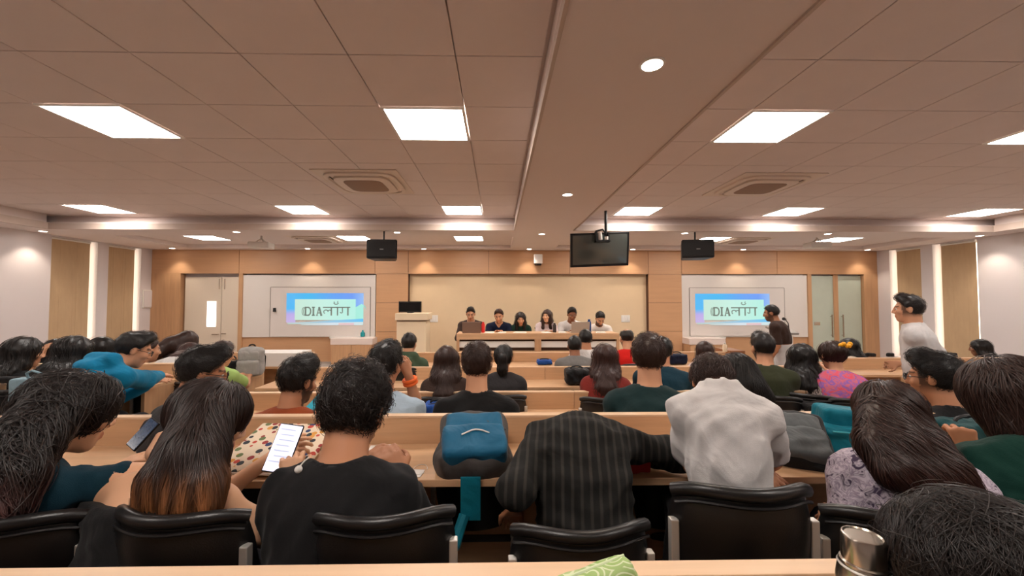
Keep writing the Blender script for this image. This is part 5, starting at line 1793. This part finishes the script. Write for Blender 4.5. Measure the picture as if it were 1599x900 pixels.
def backpack(label, c, size, Rm, m_main, m_pocket, m_side=None, res=.012, group=None, mark=None, seed=1, straps=True, cat='backpack'):
    """c: centre; size: half width, half height, half depth; local axes: x width, y out of the front pocket (-y), z up."""
    t = thing('backpack' if cat == 'backpack' else 'bag', label, cat, tuple(c), 0, group)
    w_, h_, d_ = size
    P = lambda x, y, z: Rm @ V3(x, y, z)
    f = Field().rbox((0, 0, 0), (w_ * .62, d_ * .45, h_ * .66), min(w_, d_, h_) * .5, Rm, .03)
    f.ell(P(0, 0, h_ * .55), (w_ * .82, d_ * .8, h_ * .45), Rm, .05); f.ell(P(0, -d_ * .1, -h_ * .5), (w_ * .95, d_ * .95, h_ * .5), Rm, .05)
    f.disp = folds(.010 * min(1, w_ / .15), seed, 26 / max(.4, w_ / .16))
    sdf_obj('body', f, res, m_side or m_main, t)
    g = Field().rbox(P(0, -d_ * .86, -h_ * .36), (w_ * .62, d_ * .28, h_ * .36), d_ * .32, Rm, .02)
    g.disp = folds(.008 * min(1, w_ / .15), seed + 5, 30 / max(.4, w_ / .16))
    po = sdf_obj('front_pocket', g, res, m_pocket, t)
    g = Field().rbox(P(0, -d_ * .50, h_ * .42), (w_ * .60, d_ * .28, h_ * .20), d_ * .30, Rm, .02)
    g.disp = folds(.006 * min(1, w_ / .15), seed + 9, 30 / max(.4, w_ / .16))
    sdf_obj('upper_panel', g, res, m_main, t)
    bm = bmesh.new()
    tube(bm, [Vector(map(float, P(x, -d_ * (.93 - abs(x / w_) * .22), h_ * .17 + .012 * math.cos(x / w_ * 2)))) for x in np.linspace(-w_ * .8, w_ * .8, 12)], .0045, n=6)
    obj('zipper', bm, BLACKP, t, smooth=True)
    bm = bmesh.new()
    tube(bm, [Vector(map(float, P(w_ * .25 * math.cos(a), d_ * .2, h_ * .98 + h_ * .16 * math.sin(a)))) for a in np.linspace(0, math.pi, 9)], .009, n=8)
    obj('handle', bm, N_BLACK, t, smooth=True)
    if straps:
        for s_ in (-1, 1):
            bm = bmesh.new()
            tube(bm, [Vector(map(float, P(s_ * w_ * .5, d_ * .9, h_ * .8))), Vector(map(float, P(s_ * w_ * .72, d_ * 1.2, h_ * .2))), Vector(map(float, P(s_ * w_ * .8, d_ * .9, -h_ * .7)))], [.02, .022, .012], n=8)
            obj('strap', bm, N_BLACK, t, smooth=True)
    if mark:
        bm = bmesh.new()
        tube(bm, [Vector(map(float, P(x, -d_ * 1.48 + abs(x) * .05, -h_ * .26 + .016 * math.sin(x * 34 + 1.2)))) for x in np.linspace(-w_ * .30, w_ * .36, 9)], .0035, n=6)
        obj('stitched_mark', bm, WHITEP, po, smooth=True)
    return t
c = at(741, 700, 1.80)
bp_ = backpack('teal and dark grey backpack slumped on the front desk between two men', (c.x, 1.755, .91 + .075), (.175, .17, .085), rm(-64, 4, 0), N_TEAL, N_TEAL, N_GREY, res=.009, mark=True, seed=3)
bm = bmesh.new()
q = at(733, 750, 1.58)
for (x0, x1, z0, z1) in ((q.x - .035, q.x + .045, .76, .93),):
    box(bm, x0, x1, 1.575, 1.585, z0, z1, bev=.003)
tube(bm, [(q.x - .02, 1.58, .78), (q.x - .05, 1.52, .70), (q.x - .09, 1.50, .66)], .022)
obj('hanging_strap', bm, N_CYAN, bp_, world=True)
c = at(1236, 690, 1.82)
bp_ = backpack('slate grey and black backpack lying beside the white polo man', (c.x, 1.80, .975), (.14, .16, .075), rm(-56, -28, 0), N_SLATE, N_SLATE, N_BLACK, res=.010, seed=8)
bm = bmesh.new()
a_, b_ = at(1238, 728, 1.70), at(1305, 742, 1.615)
tube(bm, [(a_.x, 1.72, .945), ((a_.x + b_.x) / 2, 1.67, .93), (b_.x, 1.61, .925)], [.024, .02, .012])
a2, b2 = at(1250, 710, 1.78), at(1292, 716, 1.74)
tube(bm, [(a2.x, 1.78, .97), ((a2.x + b2.x) / 2, 1.76, .935), (b2.x, 1.72, .925)], [.02, .018, .01])
obj('loose_strap', bm, N_BLACK, bp_, world=True, smooth=True)
bm = bmesh.new(); lathe(bm, [(.010, 0), (.012, .004), (.010, .008)], (a2.x + .05, 1.74, .955), n=12)
obj('buckle', bm, CHROME, bp_, world=True)
# cyan bag: two soft layers
c = at(1322, 668, 1.86)
t = thing('bag', 'cyan zip bag with a thick flap standing on the front desk', 'bag', (c.x, 1.86, .91))
f = Field().rbox((.02, 0, .065), (.13, .06, .045), .03, rm(0, -14), .02); f.disp = folds(.006, 4, 26)
sdf_obj('body', f, .009, N_CYAN, t)
f = Field().rbox((.03, .02, .155), (.11, .05, .022), .025, rm(0, -14, 4), .02); f.disp = folds(.006, 6, 26)
sdf_obj('flap', f, .009, N_CYAN, t)
bm = bmesh.new(); tube(bm, [(-.13, -.07, .118), (0, -.105, .116), (.16, -.13, .114)], .005, n=6)
obj('zipper', bm, M('teal_piping', (40, 150, 165), rough=.5), t, smooth=True)
# other bags
def lump(label, c, size, m, yaw=0, res=.012, cat='bag', name='bag', zip_=True):
    t = thing(name, label, cat, tuple(c))
    f = Field().rbox((0, 0, size[2]), (size[0] * .7, size[1] * .6, size[2] * .55), min(size) * .42, rz(yaw), .02)
    f.disp = folds(.012 * min(1, min(size) / .06), int(c[0] * 100) % 97 + 3, 30)
    f.cut((0, 0, .002), (0, 0, -1))
    sdf_obj('body', f, res, m, t)
    if zip_:
        Rq = Matrix.Rotation(R(yaw), 3, 'Z')
        bm = bmesh.new()
        tube(bm, [Rq @ Vector((x, -size[1] * .35, size[2] * 1.9 - abs(x) * .1)) for x in np.linspace(-size[0] * .8, size[0] * .8, 7)], .005, n=6)
        obj('zipper', bm, BLACKP, t, smooth=True)
        bm = bmesh.new()
        tube(bm, [Rq @ Vector((size[0] * .5 * math.cos(a), 0, size[2] * 1.9 + size[2] * .35 * math.sin(a))) for a in np.linspace(0, math.pi, 8)], .008, n=6)
        obj('handle', bm, BLACKP, t, smooth=True)
    return t
lump('flat black bag lying on the second row desk', (at(1288, 630, 3.0).x, 3.0, .752), (.22, .13, .045), N_BLACK)
lump('dark petrol bag on the front desk beside the raised fist', (at(1520, 690, 1.84).x, 1.85, .912), (.15, .09, .075), N_PETROL, res=.010)
lump('black pouch on the front desk in front of the petrol bag', (at(1515, 725, 1.70).x, 1.71, .912), (.08, .05, .035), N_BLACK, res=.010)
lump('bright blue bag on the second row desk between two men', (at(682, 628, 2.95).x, 2.97, .752), (.10, .09, .06), N_BLUE)
lump('flat blue pouch lying on the farthest centre desk', (at(850, 568, 5.42).x, 5.42, .752), (.13, .10, .035), N_BLUE, res=.015)
lump('black backpack leaning beside the dark red top woman', (at(901, 590, 4.12).x, 4.14, .752), (.13, .10, .085), N_BLACK)
lump('black bag on the farthest centre desk beyond the teal sweater man', (at(1057, 563, 5.4).x, 5.42, .752), (.14, .1, .075), N_NAVY, res=.015)
c = at(394, 566, 4.62)
backpack('light grey backpack with black straps at the left aisle desk end', (c.x, 4.60, .752 + .175), (.135, .17, .09), rm(0, 12), N_LGREY, N_LGREY, N_LGREY, res=.014, seed=12)
lump('black bag behind the light grey backpack', (at(372, 556, 4.72).x - .06, 4.70, .752), (.10, .05, .10), N_BLACK, res=.014)
for px, lab, sx in ((1360, 'small black bag on the right desk ledge beside the cream top woman', .07), (1391, 'small black case on the right desk ledge behind the standing man', .05), (1482, 'pile of black bags on the right desk ledge before the aqua top woman', .14)):
    lump(lab, (at(px, 560, 5.02).x, 5.022, .892), (sx, .022, .035), N_BLACK, res=.012, zip_=False)
lump('long black bag on the left desk ledge above the tote bag', (at(30, 595, 2.80).x, 2.803, 1.052), (.20, .022, .028), N_BLACK, res=.010, zip_=False)
# tote bag
a_, b_ = at(20, 640, 2.62).x, at(92, 640, 2.62).x
t = thing('tote_bag', 'pale blue tote bag with a dark emblem at the left edge', 'bag', ((a_ + b_) / 2, 2.62, .91))
TOTE = cloth('pale_blue_canvas', (136, 164, 176), wrinkle=.6)
hw = (b_ - a_) / 2
f = Field().rbox((0, 0, .10), (hw - .02, .02, .13), .02, rm(-6), .02, taper=-.06); f.disp = folds(.010, 21, 22); f.cut((0, 0, .002), (0, 0, -1)); f.cut((0, 0, .215), (0, 0, 1))
sdf_obj('body', f, .009, TOTE, t)
bm = bmesh.new()
tube(bm, [(-.05, .0, .20), (-.045, -.02, .25), (0, -.03, .27), (.045, -.02, .25), (.05, .0, .20)], .007, n=6)
obj('handle', bm, TOTE, t, smooth=True)
bm = bmesh.new()
for (x, z, w2, h2) in ((-.02, .165, .022, .008), (-.032, .15, .006, .02), (-.008, .15, .006, .02), (-.02, .135, .02, .006), (.018, .15, .010, .034), (-.02, .118, .016, .006)):
    obox(bm, (x, -.052 + (z - .1) * -.1, z), Matrix.Identity(3), (w2 / 2 + .003, .002, h2 / 2 + .002))
obj('emblem', bm, BLACKP, t)

# phones
def phone(label, c, Rm, scr, w_=.038, h_=.078, lines=False):
    t = thing('phone', label, 'phone', tuple(c), 0, None)
    bm = bmesh.new(); obox(bm, (0, 0, 0), Rm.tolist(), (w_, .0042, h_), bev=.003); obj('case', bm, BLACKP, t)
    bm = bmesh.new(); obox(bm, Rm @ V3(0, -.0046, 0), Rm.tolist(), (w_ - .003, .0006, h_ - .004)); s_ = obj('screen', bm, scr, t)
    if lines:
        bm = bmesh.new()
        for k in range(7):
            obox(bm, Rm @ V3(-.006 + .004 * (k % 3), -.0056, h_ * (.75 - k * .22)), Rm.tolist(), (w_ * (.62 - .1 * (k % 2)), .0003, .0022))
        obj('screen_text', bm, M('screen_text_grey', (190, 196, 220), emit=(186, 194, 224), estr=.62), s_)
    return t
WSCR = M('phone_screen_white', (230, 232, 240), rough=.2, emit=(226, 228, 244), estr=.75)
DSCR = M('phone_screen_photo', (30, 40, 60), rough=.15, var=.8, vscale=(60, 60, 60), emit=(70, 90, 120), estr=.25)
phone('phone with a dark picture on screen held by the teal T-shirt woman', at(224, 678, 1.56), rm(-32, -12, 22), DSCR, w_=.03, h_=.058)
phone('phone with a bright white screen held by the ombre haired woman', at(443, 700, 1.53), rm(-30, 6, 10), WSCR, w_=.046, h_=.088, lines=True)
c = at(1288, 704, 1.84)
phone('black phone lying flat on the front desk near the cyan bag', (c.x, 1.84, .917), rm(-90, 62, 0), BLACKG)
c = at(478, 636, 2.75)
phone('phone with a teal edge held by the rust shirt man', at(489, 634, 2.62), rm(-35, -20, 30), M('teal_phone', (40, 150, 165), emit=(60, 170, 190), estr=.4))

# printed sleeve leaning on the front desk
SLV = bpy.data.materials.new('printed_sleeve'); SLV.use_nodes = True
nt = SLV.node_tree; b = nt.nodes['Principled BSDF']; b.inputs['Roughness'].default_value = .7
tc = nt.nodes.new('ShaderNodeTexCoord'); v1 = nt.nodes.new('ShaderNodeTexVoronoi'); v1.inputs['Scale'].default_value = 30
v2 = nt.nodes.new('ShaderNodeTexVoronoi'); v2.inputs['Scale'].default_value = 30
r1 = nt.nodes.new('ShaderNodeValToRGB'); r1.color_ramp.interpolation = 'CONSTANT'
r1.color_ramp.elements[0].position = 0; r1.color_ramp.elements[0].color = (1, 1, 1, 1)
e = r1.color_ramp.elements.new(.42); e.color = (0, 0, 0, 1); r1.color_ramp.elements[-1].color = (0, 0, 0, 1)
hs_ = nt.nodes.new('ShaderNodeSeparateColor'); r2 = nt.nodes.new('ShaderNodeValToRGB'); r2.color_ramp.interpolation = 'CONSTANT'
cols = [(24, 28, 40), (190, 60, 40), (30, 50, 96), (216, 150, 60), (150, 40, 40), (96, 110, 60), (40, 44, 48)]
while len(r2.color_ramp.elements) < len(cols): r2.color_ramp.elements.new(.5)
for i, (e, cc) in enumerate(zip(r2.color_ramp.elements, cols)): e.position = i / len(cols); e.color = (*lin(cc), 1)
mx = nt.nodes.new('ShaderNodeMix'); mx.data_type = 'RGBA'; mx.inputs[6].default_value = (*lin((226, 206, 180)), 1)
L_ = nt.links.new
L_(tc.outputs['Object'], v1.inputs['Vector']); L_(tc.outputs['Object'], v2.inputs['Vector'])
L_(v1.outputs['Distance'], r1.inputs[0]); L_(v2.outputs['Color'], hs_.inputs[0]); L_(hs_.outputs[0], r2.inputs[0])
L_(r1.outputs[0], mx.inputs[0]); L_(r2.outputs[0], mx.inputs[7]); L_(mx.outputs[2], b.inputs['Base Color'])
c = at(438, 698, 1.79)
t = thing('laptop_sleeve', 'printed laptop sleeve of coloured dots propped on the front desk', 'laptop sleeve', (c.x, 1.79, .975))
Rm = Matrix.Rotation(R(-4), 3, 'Z') @ Matrix.Rotation(R(17), 3, 'X')
bm = bmesh.new(); obox(bm, (0, 0, 0), Rm, (.19, .165, .011), bev=.008); obj('sleeve_body', bm, SLV, t, smooth=True)
bm = bmesh.new(); tube(bm, [Rm @ Vector((-.188, -.168, 0)), Rm @ Vector((.188, -.168, 0))], .006, n=6); obj('zipper', bm, WHITEP, t)
bm = bmesh.new(); box(bm, -.10, .10, -.02, .10, -.062, -.024, bev=.004); obj('book_beneath', bm, M('dark_book_cover', (40, 30, 30), rough=.6), t)
# papers
def slab(label, name, cat, px, py, Y, z, hw, hd, th, yaw, m):
    c = at(px, py, Y)
    t = thing(name, label, cat, (c.x, Y, z), R(yaw))
    obj('cover', B((-hw, hw, -hd, hd, th * .6, th), bev=.001), m, t)
    obj('pages', B((-hw + .002, hw - .002, -hd + .002, hd - .002, 0, th * .6)), PAPER, t)
slab('white notepad on the front desk beside the black T-shirt man', 'notepad', 'notepad', 596, 697, 1.90, .911, .06, .055, .012, 8, PAPER)
slab('white paper sheet at the front desk edge near the teal backpack', 'paper', 'paper', 640, 732, 1.66, .911, .055, .035, .002, -6, PAPER)
bm = bmesh.new()
q = at(655, 734, 1.68)
tube(bm, [(q.x + .03 * math.cos(a), 1.69 + .05 * math.sin(a), .914) for a in np.linspace(0, 5.6, 22)], .0014, n=6)
tag(obj('cable', bm, WHITEP, smooth=True), 'thin white cable loop on the front desk by the paper sheet', 'cable')
# red pouch
t = thing('pouch', 'red pouch on the front desk under the striped shirt arm', 'pouch', (at(985, 740, 1.68).x, 1.68, .91))
f = Field().rbox((0, 0, .035), (.045, .05, .012), .02, rz(10), .02); f.disp = folds(.006, 31, 40); f.cut((0, 0, .002), (0, 0, -1))
sdf_obj('body', f, .008, M('red_nylon', (190, 28, 26), rough=.55), t)
bm = bmesh.new(); tube(bm, [(-.05, -.062, .04), (.05, -.055, .04)], .003, n=6); obj('zipper', bm, BLACKP, t)

# steel bottle and green pouch on the nearest desk
c = at(1348, 860, .70)
t = thing('steel_bottle', 'brushed steel water bottle on the nearest desk, lower right', 'bottle', (c.x, .70, .91))
h0 = .302
bm = bmesh.new()
lathe(bm, [(.036, 0), (.0405, .004), (.041, .02), (.041, h0 - .10), (.040, h0 - .080), (.037, h0 - .060), (.0345, h0 - .050), (.0345, h0 - .046), (.032, h0 - .044)], n=40)
obj('body', bm, STEEL, t, smooth=True)
bm = bmesh.new()
lathe(bm, [(.0310, h0 - .046), (.0315, h0 - .042), (.0315, h0 - .003), (.030, h0), (.028, h0 + .0005), (.026, h0 - .002)], n=40)
obj('lid', bm, STEEL, t, smooth=True)
bm = bmesh.new(); lathe(bm, [(.0365, h0 - .056), (.0378, h0 - .054), (.0360, h0 - .051)], n=40, closed=True)
obj('neck_ring', bm, CHROME, t, smooth=True)
PAIS = bpy.data.materials.new('paisley_print'); PAIS.use_nodes = True
nt = PAIS.node_tree; b = nt.nodes['Principled BSDF']; b.inputs['Roughness'].default_value = .75
tc = nt.nodes.new('ShaderNodeTexCoord'); v = nt.nodes.new('ShaderNodeTexVoronoi'); v.inputs['Scale'].default_value = 22; v.inputs['Randomness'].default_value = 1
mt = nt.nodes.new('ShaderNodeMath'); mt.operation = 'MULTIPLY'; mt.inputs[1].default_value = 34
sn = nt.nodes.new('ShaderNodeMath'); sn.operation = 'SINE'
ns = nt.nodes.new('ShaderNodeTexNoise'); ns.inputs['Scale'].default_value = 9
rp = nt.nodes.new('ShaderNodeValToRGB'); rp.color_ramp.elements[0].position = .30; rp.color_ramp.elements[0].color = (*lin((116, 168, 66)), 1)
rp.color_ramp.elements[1].position = .62; rp.color_ramp.elements[1].color = (*lin((182, 200, 140)), 1)
rp2 = nt.nodes.new('ShaderNodeValToRGB'); rp2.color_ramp.elements[0].position = .5; rp2.color_ramp.elements[0].color = (0, 0, 0, 1); rp2.color_ramp.elements[1].position = .75; rp2.color_ramp.elements[1].color = (.75, .75, .75, 1)
mx = nt.nodes.new('ShaderNodeMix'); mx.data_type = 'RGBA'; mx.inputs[7].default_value = (*lin((226, 230, 200)), 1)
L_ = nt.links.new
L_(tc.outputs['Object'], v.inputs['Vector']); L_(v.outputs['Distance'], mt.inputs[0]); L_(mt.outputs[0], sn.inputs[0]); L_(sn.outputs[0], rp2.inputs[0])
L_(tc.outputs['Object'], ns.inputs[0]); L_(ns.outputs[0], rp.inputs[0]); L_(rp.outputs[0], mx.inputs[6]); L_(rp2.outputs[0], mx.inputs[0]); L_(mx.outputs[2], b.inputs['Base Color'])
c = at(952, 900, .76)
t = thing('pouch', 'pale green paisley pouch standing on the nearest desk', 'pouch', (c.x, .76, .91))
f = Field().rbox((-.005, 0, .108), (.062, .012, .078), .022, rm(-8, 4, -16), .02); f.disp = folds(.005, 9, 36); f.cut((0, 0, .002), (0, 0, -1))
sdf_obj('body', f, .006, PAIS, t)
bm = bmesh.new(); Rq = Matrix([list(map(float, r_)) for r_ in rm(-8, 4, -16)])
tube(bm, [Rq @ Vector((-.075, .0, .098)) + Vector((-.005, 0, .108)), Rq @ Vector((.07, .0, .098)) + Vector((-.005, 0, .108))], .0035, n=6)
obj('zipper', bm, M('pale_green_piping', (206, 220, 180), rough=.6), t, smooth=True)

# things on the panel table
TZ = ztop
def on_table(px, Y=7.45): return at(px, 515, Y).x
def laptop(px, label, m, w_=.17, Y=7.38, tl=-14):
    t = thing('laptop', label, 'laptop', (on_table(px, Y), Y, TZ), R(180))
    obj('base', B((-w_, w_, -.13, .11, 0, .016), bev=.003), m, t)
    bm = bmesh.new(); obox(bm, (0, .135, .105), Matrix.Rotation(R(-14), 3, 'X'), (w_, .005, .108), bev=.003); obj('lid', bm, m, t)
    bm = bmesh.new(); obox(bm, (0, .127, .105), Matrix.Rotation(R(-14), 3, 'X'), (w_ - .01, .0015, .098)); obj('screen', bm, BLACKG, t)
laptop(737, 'low brown-grey laptop before the brown shirt speaker', M('laptop_brown_grey', (132, 106, 92), rough=.4))
laptop(904, 'grey laptop before the speaker in white', M('laptop_grey', (186, 170, 154), rough=.35))
def bottle(px, r, h, m, label, Y=7.42, name='bottle'):
    t = thing(name, label, 'bottle', (on_table(px, Y), Y, TZ))
    bm = bmesh.new(); lathe(bm, [(r * .95, 0), (r, .01), (r, h * .78), (r * .8, h * .84)], n=16); obj('body', bm, m, t, smooth=True)
    bm = bmesh.new(); lathe(bm, [(r * .62, h * .84), (r * .64, h * .98), (r * .5, h)], n=16); obj('cap', bm, m, t, smooth=True)
bottle(754.5, .033, .20, M('red_plastic', (214, 40, 34), rough=.35), 'red bottle between the first two panel speakers')
bottle(866, .034, .18, M('dark_flask', (52, 42, 38), rough=.3), 'dark flask beside the pale pink shirt speaker')
bottle(920, .040, .25, M('blue_plastic', (20, 62, 120), rough=.3), 'tall blue bottle between the two white shirt speakers')
for px, hw, lab in ((764, .09, 'papers before the navy polo speaker, near the red bottle'), (784, .07, 'open notebook before the navy polo speaker'), (812, .12, 'open notebook before the bottle green top speaker'),
                    (853, .08, 'papers before the pale pink shirt speaker'), (878, .07, 'papers left of the grey laptop'), (938, .09, 'papers before the rightmost bearded speaker')):
    t = thing('papers', lab, 'papers', (on_table(px, 7.36), 7.36, TZ), R((px % 7) * 3 - 9))
    obj('sheet', B((-hw, hw, -.09, .10, 0, .006)), PAPER, t)
    obj('sheet', B((-hw * .8, hw * .9, -.07, .11, .006, .012)), PAPER, t)
# small standing objects on ledges
def small_bottle(px, py, Y, z, label):
    c = at(px, py, Y)
    t = thing('small_bottle', label, 'bottle', (c.x, Y, z))
    bm = bmesh.new(); lathe(bm, [(.028, 0), (.03, .01), (.03, .09), (.016, .11)], n=14); obj('body', bm, CREAM, t, smooth=True)
    bm = bmesh.new(); lathe(bm, [(.016, .11), (.017, .13)], n=12); obj('cap', bm, WHITEP, t, smooth=True)
small_bottle(1132, 548, 5.66, .89, 'small cream bottle on the right end of the farthest centre ledge')

# worn things: earbud, wristband, hair clip, paper in the standing man's hand
def hit(o, px, py):
    dg = bpy.context.evaluated_depsgraph_get(); dg.update()
    mw = o.matrix_world.inverted()
    d = (at(px, py, 2.0) - EYE).normalized()
    ok, p_, n_, i_ = o.ray_cast(mw @ EYE, (mw.to_3x3() @ d).normalized())
    return (o.matrix_world @ p_, (o.matrix_world.to_3x3() @ n_).normalized()) if ok else (None, None)
bpy.context.view_layer.update()
sh3 = [c_ for c_ in M3[0].children if c_.name.startswith('shirt')][0]
pts_ = []
for k in range(7):
    f_ = k / 6
    p_, n_ = hit(sh3, 488 - 20 * f_ - 3 * math.sin(f_ * 3), 714 + 22 * f_)
    if p_ is not None: pts_.append(p_ + n_ * .006)
if len(pts_) > 2:
    t = thing('earbud', 'white earbud on a cable over the black T-shirt shoulder', 'earphone', tuple(pts_[-1]))
    bm = bmesh.new(); tube(bm, pts_, [.0022] * (len(pts_) - 2) + [.004, .0045], n=8); obj('cable', bm, WHITEP, t, world=True, smooth=True)
    bm = bmesh.new(); bmesh.ops.create_uvsphere(bm, u_segments=12, v_segments=8, radius=.011); obj('bud', bm, WHITEP, t, smooth=True)
r_, d_ = PALEBLUE
S_, E_, W_, hd_, hn_, sg_, cu_ = d_['A']['r']
u_ = unit(W_ - E_)
bm = bmesh.new()
a1 = unit(np.cross(u_, V3(0, 0, 1))); a2 = np.cross(u_, a1)
for k in range(2):
    cc = W_ - u_ * (.03 + .022 * k)
    tube(bm, [Vector(map(float, cc + (a1 * math.cos(a) + a2 * math.sin(a)) * .038)) for a in np.linspace(0, 2 * math.pi, 15)], .011, n=8)
obj('wristband', bm, M('orange_band', (240, 104, 30), rough=.6), r_, smooth=True)
r_, d_ = PINKW
H_, HM_ = d_['H'], d_['HM']
bm = bmesh.new()
for k in range(5):
    bmesh.ops.create_uvsphere(bm, u_segments=8, v_segments=6, radius=.019, matrix=Matrix.Translation(Vector(map(float, H_ + HM_ @ V3(.03 + .018 * k - .036, -.125 - .008 * (k % 2), .085 + .012 * math.sin(k * 2))))))
obj('hair_clip', bm, M('yellow_clip', (240, 170, 30), rough=.4), r_, smooth=True)
r_, d_ = PEOPLE[-2]
S_, E_, W_, hd_, hn_, sg_, cu_ = d_['A']['l']
Rz_ = np.array(Matrix.Rotation(R(d_['yaw']), 3, 'Z'), dtype=f32)
wp = Rz_ @ (W_ + hd_ * .13) + np.array([r_.location.x, r_.location.y, r_.location.z], f32)
t = thing('paper', "folded white paper in the standing white shirt man's hand", 'paper', tuple(map(float, wp)), R(20))
obj('sheet', B((-.09, .07, -.05, .05, -.004, .0)), PAPER, t)
obj('sheet', B((-.085, .05, -.045, .045, .0005, .004)), PAPER, t)
t.rotation_euler.x = .7
